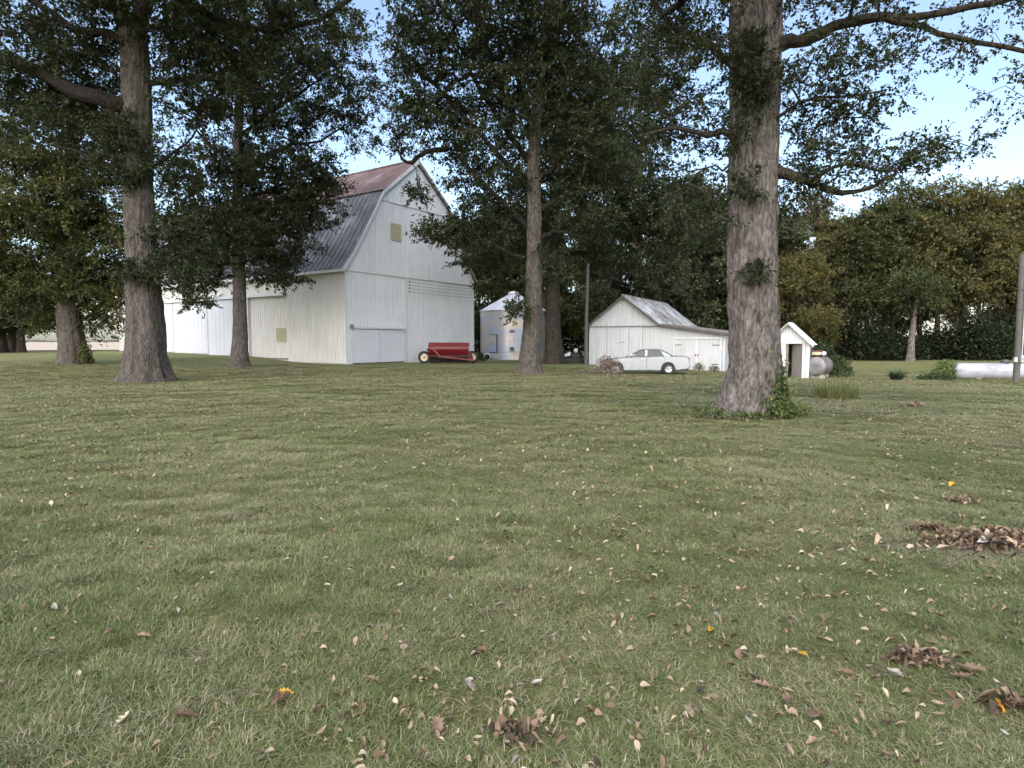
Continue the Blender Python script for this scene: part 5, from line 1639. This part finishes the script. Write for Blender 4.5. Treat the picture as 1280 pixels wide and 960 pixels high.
for k in range(9):
    a0 = -.62 + rs_.normal(0, .3)
    mb.tube([(math.cos(a0) * .85, math.sin(a0) * .85, 0), (math.cos(a0 + .05) * .68, math.sin(a0 + .05) * .68, .35), (math.cos(a0 - .05) * .56, math.sin(a0 - .05) * .56, .9), (math.cos(a0) * .53, math.sin(a0) * .53, 1.35)], [.015, .012, .009, .005], 5, False)
mb.build('stems', M['twig'], iv, kind='stuff')
shrub('weeds', 978, 12.95, .36, .32, .42, 620, .07, 'leaf_ivy', 'leafy weeds crowding the ivied side of the massive oak', 92, 10)
shrub('weeds', 1000, 13.3, .3, .25, .26, 320, .06, 'leaf_bright', 'pale green weeds just beyond the ivy by the massive oak', 93, 6)
shrub('weeds', 890, 13.15, .42, .28, .22, 420, .06, 'leaf_ivy', 'low weeds against the bare flank of the massive oak', 94, 8)
shrub('weeds', 935, 12.72, .55, .18, .14, 380, .06, 'leaf_ivy', 'low weeds mixed with dead leaves before the massive oak', 95, 6)
# vine patches on the central oak
vi = empty('ivy', t3.base, 0, 'dark vine patches clinging to the central straight oak', 'ivy')
P = []
for (zc_, n_, w_) in ((.55, 90, .12), (1.3, 150, .16), (2.0, 90, .12), (2.9, 150, .16), (.2, 60, .2)):
    for k in range(n_):
        a_ = -PI / 2 + .15 + rs_.normal(0, .22) + .06 * math.sin(zc_ * 3)
        z = zc_ + rs_.normal(0, .22)
        rad_ = .50 - .045 * max(z, 0) + .16 * math.exp(-max(z, 0) / .55) + rs_.uniform(.0, .05)
        P.append((math.cos(a_) * rad_ + .02 * z, math.sin(a_) * rad_, max(z, .02)))
P = np.array(P); n = len(P)
D = unit(np.stack([rs_.normal(0, 1, n), -np.abs(rs_.normal(0, .6, n)), rs_.normal(-.3, .6, n)], 1)); S = .11 * rs_.uniform(.6, 1.2, n)
V, Fc, rn = leaf_cloud(P, D, S, S * .8, rs_.rand(n), rs=rs_)
link('foliage', np_mesh('foliage', V, Fc, rn), M['leaf_bush'], vi, kind='stuff')

# ------------------------------------------------------------------ fallen leaves
def dead_leaf(seed, fine=False):
    """curled dry leaf, unit length, lying near z = 0; the fine ones are lobed"""
    r = random.Random(seed)
    ns = 11 if fine else 7
    lob = r.random() < .6
    V = []
    cu, cl, tw = r.uniform(-1.2, 2.0), r.uniform(.3, 1.6), r.uniform(-1.2, 1.2)
    across = (-1, -.5, 0, .5, 1) if fine else (-1, 0, 1)
    wmax = r.uniform(.24, .34)
    for i in range(ns):
        u = i / (ns - 1)
        w_ = wmax * math.sin(PI * min(1, u * 1.02 + .01)) ** .75 * (1.15 - .4 * u)
        if fine and lob: w_ *= 1.15 if i % 2 else .62
        w_ *= r.uniform(.85, 1.15)
        z = .08 + cu * .35 * (u - .5) ** 2
        x = u - .5
        yb = .10 * math.sin(u * 3 + seed)
        for s in across:
            a = tw * (u - .5)
            yy, zz = s * w_ * (1 - .2 * cl * s * s), cl * w_ * s * s * .8 + r.uniform(-.018, .018)
            V.append((x + (.05 * abs(s)), yb + yy * math.cos(a) - zz * math.sin(a), z + yy * math.sin(a) + zz * math.cos(a)))
    k = len(across)
    Fq = []
    for i in range(ns - 1):
        for s in range(k - 1):
            a = i * k + s
            Fq.append((a, a + 1, a + k + 1, a + k))
    return np.array(V), np.array(Fq)


LVF = [dead_leaf(500 + i, True) for i in range(10)]
LV = [dead_leaf(200 + i) for i in range(10)]
rl = np.random.RandomState(77)


def gp(px, py):
    d = at(px, py, 1.0) - CAM
    z = 0.0
    for _ in range(4):
        s = (z - CAM.z) / d.z
        p = CAM + d * s
        z = gz(p.x, p.y)
    return Vector((p.x, p.y, z))


leaf_meshes = {}
def leaf_me(k, mat, tone):
    key = (k, mat, tone)
    if key not in leaf_meshes:
        V, Fq = LVF[k]
        me = np_mesh('fallen_leaf', V, Fq, np.full(len(V), tone / 4.0 + .05), smooth=True)
        me.materials.append(M[mat])
        leaf_meshes[key] = me
    return leaf_meshes[key]


LL = {'litter': ('curled tan dead leaf lying in the short grass', 'tan leaves fallen on the grass'),
      'litter_pale': ('bleached whitish dead leaf lying in the short grass', 'whitish leaves fallen on the grass'),
      'litter_brown': ('dark brown curled leaf lying in the short grass', 'brown leaves fallen on the grass'),
      'litter_orange': ('bright orange-yellow leaf lying in the short grass', 'orange leaves fallen on the grass')}


def fallen(px, py, size, mat, k=None, tone=None):
    p = gp(px, py)
    k = rl.randint(10) if k is None else k
    o = bpy.data.objects.new('fallen_leaf', leaf_me(k, mat, rl.randint(4) if tone is None else tone))
    COL.objects.link(o)
    o.location = (p.x, p.y, p.z + .018)
    o.rotation_euler = (rl.normal(0, .35), rl.normal(0, .35), rl.uniform(0, 6.28))
    o.scale = (size,) * 3
    tag(o, LL[mat][0], 'leaf', LL[mat][1])
    return o


# leaves that stand out one by one
for a in [(885, 792, .085, 'litter_orange'), (1190, 609, .10, 'litter_orange'), (1247, 888, .085, 'litter_orange'), (357, 872, .07, 'litter_orange'),
          (586, 862, .085, 'litter_pale'), (671, 858, .065, 'litter_pale'), (1118, 849, .075, 'litter_pale'), (896, 774, .07, 'litter_pale'), (500, 735, .05, 'litter_pale'), (240, 796, .06, 'litter_pale'),
          (1207, 845, .12, 'litter', 1, 1), (1218, 842, .13, 'litter', 3, 2), (1203, 852, .10, 'litter', 5, 1), (1262, 890, .13, 'litter', 2, 1), (983, 880, .09, 'litter', 1, 1), (946, 858, .10, 'litter_brown'), (952, 862, .08, 'litter_brown'),
          (1057, 848, .09, 'litter', 4, 1), (862, 925, .08, 'litter', 2, 1), (925, 823, .08, 'litter', 3, 1), (1003, 824, .07, 'litter_orange'), (1020, 903, .10, 'litter', 0, 1), (862, 898, .10, 'litter', 6, 3),
          (466, 855, .09, 'litter', 2, 2), (618, 697, .07, 'litter', 1, 1), (545, 915, .11, 'litter', 3, 1), (352, 882, .11, 'litter', 4, 1), (346, 878, .09, 'litter_brown'), (318, 876, .06, 'litter', 1, 3),
          (136, 795, .10, 'litter', 2, 2), (180, 800, .10, 'litter_brown'), (233, 902, .10, 'litter_brown'), (70, 764, .08, 'litter_pale'), (155, 908, .09, 'litter', 5, 4), (55, 655, .07, 'litter_brown')]:
    fallen(*a)
cnt_ = 0
while cnt_ < 255:
    v = rl.rand() ** .75
    py = 520 + 440 * v
    px = rl.uniform(-30, 1310)
    dens = .35 + .65 * (math.exp(-((px - 640) / 330) ** 2) if py > 640 else 1.0)
    if px < 420 and py > 640: dens *= .45
    if rl.rand() > dens: continue
    m_ = rl.choice(['litter', 'litter', 'litter', 'litter', 'litter_brown', 'litter_brown', 'litter_pale'])
    fallen(px, py, rl.uniform(.024, .058), m_)
    cnt_ += 1

# the countless smaller ones
def litter_cloud(P, size, seed, tilt=.4):
    rs_ = np.random.RandomState(seed)
    n = len(P)
    Vall, Fall, Rall = [], [], []
    which = rs_.randint(0, len(LV), n)
    off = 0
    a = rs_.rand(n) * 2 * PI; t1_ = rs_.normal(0, tilt, n); t2_ = rs_.normal(0, tilt, n)
    S = size * rs_.uniform(.5, 1.4, n)
    for k in range(len(LV)):
        ii = np.where(which == k)[0]
        V, Fq = LV[k]
        v = V[None] * S[ii][:, None, None]
        v = v.copy(); v[:, :, 2] += v[:, :, 0] * t1_[ii][:, None] + v[:, :, 1] * t2_[ii][:, None]
        c, s = np.cos(a[ii])[:, None], np.sin(a[ii])[:, None]
        x = v[:, :, 0] * c - v[:, :, 1] * s; y = v[:, :, 0] * s + v[:, :, 1] * c
        w_ = np.stack([x, y, v[:, :, 2]], 2) + P[ii][:, None, :]
        Vall.append(w_.reshape(-1, 3))
        Fall.append((np.arange(len(ii))[:, None, None] * len(V) + Fq[None] + off).reshape(-1, 4))
        Rall.append(np.repeat(rs_.rand(len(ii)), len(V)))
        off += len(ii) * len(V)
    return np.vstack(Vall), np.vstack(Fall), np.concatenate(Rall)


n = 46000
yy = 1.5 + 36 * rl.rand(n) ** .85
xx = (rl.rand(n) * 2 - 1) * (yy * .92 + 1.0)
pat = np.array([noise.noise(Vector((x * .35, y * .22, 3.3))) for x, y in zip(xx, yy)])
keep = rl.rand(n) < np.clip(.5 + pat * .8, .12, 1)
xx, yy = xx[keep], yy[keep]
P = np.stack([xx, yy, ground(xx, yy) + .012 + .0020 * yy], 1)
V, Fq, rn = litter_cloud(P, .036 * (1 + .022 * P[:, 1]), 41)
lit = link('fallen_leaves', np_mesh('fallen_leaves', V, Fq, rn, smooth=True), M['litter'], kind='stuff')
tag(lit, 'countless small dry leaves scattered over the lawn', 'leaves')


def pile(px, py, rx, ry, h, n, size, mat, label, seed):
    p = gp(px, py)
    rs_ = np.random.RandomState(seed)
    q = rs_.normal(0, .45, (n, 2))
    P = np.stack([q[:, 0] * rx, q[:, 1] * ry, h * np.exp(-(q ** 2).sum(1) * 2.2) * rs_.rand(n) + .012], 1)
    P[:, 2] += ground(P[:, 0] + p.x, P[:, 1] + p.y) - p.z
    V, Fq, rn = litter_cloud(P, size, seed, .8)
    o = link('leaf_pile', np_mesh('leaf_pile', V, Fq, rn, smooth=True), M[mat], kind='stuff')
    o.location = p
    tag(o, label, 'leaf pile')
    return o


pile(1238, 682, .55, .28, .07, 330, .058, 'litter_brown', 'wide heap of brown dead leaves with pale scraps on bare soil', 51)
pile(1252, 676, .45, .22, .09, 200, .058, 'litter', 'lighter tan leaves lying on top of the wide brown heap', 52)
pile(1163, 664, .20, .12, .05, 90, .05, 'litter_brown', 'small scatter of brown leaves beside the wide leaf heap', 53)
pile(1150, 829, .16, .07, .06, 150, .045, 'litter_brown', 'matted mound of brown leaf scraps and stalks in the grass', 54)
pile(1262, 884, .15, .10, .04, 40, .06, 'litter_brown', 'brown leaves gathered around one orange leaf', 55)
pile(650, 920, .16, .08, .03, 45, .045, 'litter_brown', 'loose cluster of curled brown leaves in thin grass', 56)
pile(545, 900, .40, .22, .03, 70, .03, 'litter', 'thin spread of tan leaves over a worn grass patch', 57)
pile(1143, 509, .22, .2, .12, 90, .07, 'litter_brown', 'single reddish brown tuft of leaves out on the far lawn', 58)
pile(1200, 628, .16, .12, .04, 40, .055, 'litter', 'handful of pinkish tan leaves near the yellow leaf', 59)
# bare soil showing under the wide heap
p = gp(1245, 690)
vs = [(0, 0)] + [(math.cos(a) * (.8 + .25 * math.sin(a * 3 + 1) + .12 * math.sin(a * 7)) , math.sin(a) * (.34 + .07 * math.sin(a * 5))) for a in np.linspace(0, 2 * PI, 40, endpoint=False)]
vs = np.array(vs); zz_ = ground(vs[:, 0] + p.x, vs[:, 1] + p.y) - p.z + .006
M['soil'] = simple('bare_soil', (0.085, 0.065, 0.048), (0.14, 0.115, 0.085), 14, .95, bmp=.6)
so_ = link('bare_soil', np_mesh('bare_soil', np.column_stack([vs, zz_]), np.array([(0, 1 + i, 1 + (i + 1) % 40) for i in range(40)])), M['soil'], kind='structure')
so_.location = p
tag(so_, 'patch of bare dark soil under the leaf heap', 'soil')
# bits of pale rubbish in the heap
for k, (px, py) in enumerate(((1228, 686), (1250, 688))):
    p = gp(px, py)
    V, Fq = LV[k]
    o = link('paper_scrap', np_mesh('paper_scrap', V * np.array([.13, .16, .12]), Fq, np.full(len(V), .9), smooth=True), M['litter_pale'])
    o.location = (p.x, p.y, p.z + .05); o.rotation_euler = (.3, .2, k * 1.7)
    tag(o, 'crumpled whitish scrap lying in the brown leaf heap', 'scrap', 'scraps in the leaf heap')

# ------------------------------------------------------------------ lawn grass: tufts set out over the near lawn
def grass_mat():
    m, t, b, N, L = new_mat('grass_blade')
    a = N('ShaderNodeAttribute'); a.attribute_name = 'rnd'
    ge = N('ShaderNodeNewGeometry')
    mp = N('ShaderNodeMapping'); L(ge.outputs['Position'], mp.inputs['Vector'])
    f1 = noise_tex(t, mp.outputs[0], .42, 4, .6)
    f2 = noise_tex(t, mp.outputs[0], 2.6, 3, .6)
    ad = N('ShaderNodeMath'); ad.operation = 'MULTIPLY_ADD'; L(f1, ad.inputs[0]); ad.inputs[1].default_value = .85; ad.inputs[2].default_value = -.46
    ad2 = N('ShaderNodeMath'); ad2.operation = 'MULTIPLY_ADD'; L(f2, ad2.inputs[0]); ad2.inputs[1].default_value = .5; L(ad.outputs[0], ad2.inputs[2])
    ad3 = N('ShaderNodeMath'); ad3.operation = 'MULTIPLY_ADD'; L(a.outputs['Fac'], ad3.inputs[0]); ad3.inputs[1].default_value = .85; L(ad2.outputs[0], ad3.inputs[2]); ad3.use_clamp = True
    r = ramp(t, [(0, (0.060, 0.094, 0.028)), (.25, (0.095, 0.135, 0.042)), (.5, (0.135, 0.172, 0.062)), (.72, (0.185, 0.205, 0.088)), (.9, (0.27, 0.25, 0.145)), (1, (0.38, 0.34, 0.24))])
    L(ad3.outputs[0], r.inputs[0])
    b.inputs['Roughness'].default_value = .6; b.inputs['Specular IOR Level'].default_value = .3
    L(r.outputs[0], b.inputs['Base Color'])
    tr = N('ShaderNodeBsdfTranslucent'); L(r.outputs[0], tr.inputs['Color'])
    mx = N('ShaderNodeMixShader'); mx.inputs[0].default_value = .28
    L(b.outputs[0], mx.inputs[1]); L(tr.outputs[0], mx.inputs[2]); L(mx.outputs[0], t.nodes['Material Output'].inputs['Surface'])
    return m


M['grass'] = grass_mat()
gcol = bpy.data.collections.new('grass_tufts')
for k in range(8):
    V, Fc, rn = blades(250, .18, .18, .038, .0046, 300 + k, 1.8, 3)
    me = np_mesh('grass_tuft', V, Fc, rn)
    me.materials.append(M['grass'])
    o = bpy.data.objects.new('grass_tuft', me)
    gcol.objects.link(o)
rg = np.random.RandomState(88)
PX, PY, SCL = [], [], []
for (y0, y1, dens, sc) in ((1.0, 4.5, 55, 1.0), (4.5, 8, 38, 1.15), (8, 14, 20, 1.5), (14, 24, 8, 2.2), (24, 44, 3.2, 2.8)):
    area = .96 * (y1 ** 2 - y0 ** 2) + 2.4 * (y1 - y0)
    n = int(area * dens)
    yy = np.sqrt(rg.uniform(y0 ** 2, y1 ** 2, n))
    xx = (rg.rand(n) * 2 - 1) * (yy * .96 + 1.2)
    if y0 > 20:
        kp = rg.rand(n) < (1 - (yy - y0) / (y1 - y0)) ** .8; xx, yy = xx[kp], yy[kp]; n = len(xx)
    PX.append(xx); PY.append(yy); SCL.append(np.full(n, sc) * rg.uniform(.75, 1.25, n))
PX, PY, SCL = np.concatenate(PX), np.concatenate(PY), np.concatenate(SCL)
sp_ = gp(1245, 690)
kp = (((PX - sp_.x) / .95) ** 2 + ((PY - sp_.y) / .30) ** 2) > 1 - .9 * rg.rand(len(PX)) ** .5
PX, PY, SCL = PX[kp], PY[kp], SCL[kp]
lng = np.array([noise.noise(Vector((x * .3, y * .3, 9.1))) for x, y in zip(PX, PY)])
HS = np.where(SCL > 1.3, SCL * .62, SCL) * np.clip(1.0 + .4 * lng + .5 * np.clip(-PX / np.maximum(PY, 2) - .2, 0, .6), .75, 1.5)
gm = bpy.data.meshes.new('lawn_grass')
gm.vertices.add(len(PX))
gm.vertices.foreach_set('co', np.stack([PX, PY, ground(PX, PY) - .004], 1).astype(np.float32).ravel())
for nm, dat in (('rz', rg.rand(len(PX)) * 6.283),):
    a = gm.attributes.new(nm, 'FLOAT', 'POINT'); a.data.foreach_set('value', dat.astype(np.float32))
a = gm.attributes.new('sc', 'FLOAT_VECTOR', 'POINT'); a.data.foreach_set('vector', np.stack([SCL, SCL, HS], 1).astype(np.float32).ravel())
lg = link('lawn_grass', gm, M['grass'], kind='stuff')
tag(lg, 'short mown grass blades covering the near lawn', 'grass')
ng = bpy.data.node_groups.new('tufts', 'GeometryNodeTree')
ng.interface.new_socket('Geometry', in_out='INPUT', socket_type='NodeSocketGeometry')
ng.interface.new_socket('Geometry', in_out='OUTPUT', socket_type='NodeSocketGeometry')
nn = ng.nodes.new; nl = ng.links.new
gi, go = nn('NodeGroupInput'), nn('NodeGroupOutput')
m2p = nn('GeometryNodeMeshToPoints')
ci = nn('GeometryNodeCollectionInfo'); ci.inputs['Collection'].default_value = gcol
ci.inputs['Separate Children'].default_value = True; ci.inputs['Reset Children'].default_value = True
iop = nn('GeometryNodeInstanceOnPoints'); iop.inputs['Pick Instance'].default_value = True
na = nn('GeometryNodeInputNamedAttribute'); na.data_type = 'FLOAT'; na.inputs['Name'].default_value = 'rz'
nb_ = nn('GeometryNodeInputNamedAttribute'); nb_.data_type = 'FLOAT_VECTOR'; nb_.inputs['Name'].default_value = 'sc'
cx_ = nn('ShaderNodeCombineXYZ')
nl(gi.outputs[0], m2p.inputs['Mesh']); nl(m2p.outputs[0], iop.inputs['Points']); nl(ci.outputs[0], iop.inputs['Instance'])
nl(na.outputs[0], cx_.inputs['Z']); nl(cx_.outputs[0], iop.inputs['Rotation']); nl(nb_.outputs[0], iop.inputs['Scale'])
nl(iop.outputs[0], go.inputs[0])
md = lg.modifiers.new('tufts', 'NODES'); md.node_group = ng
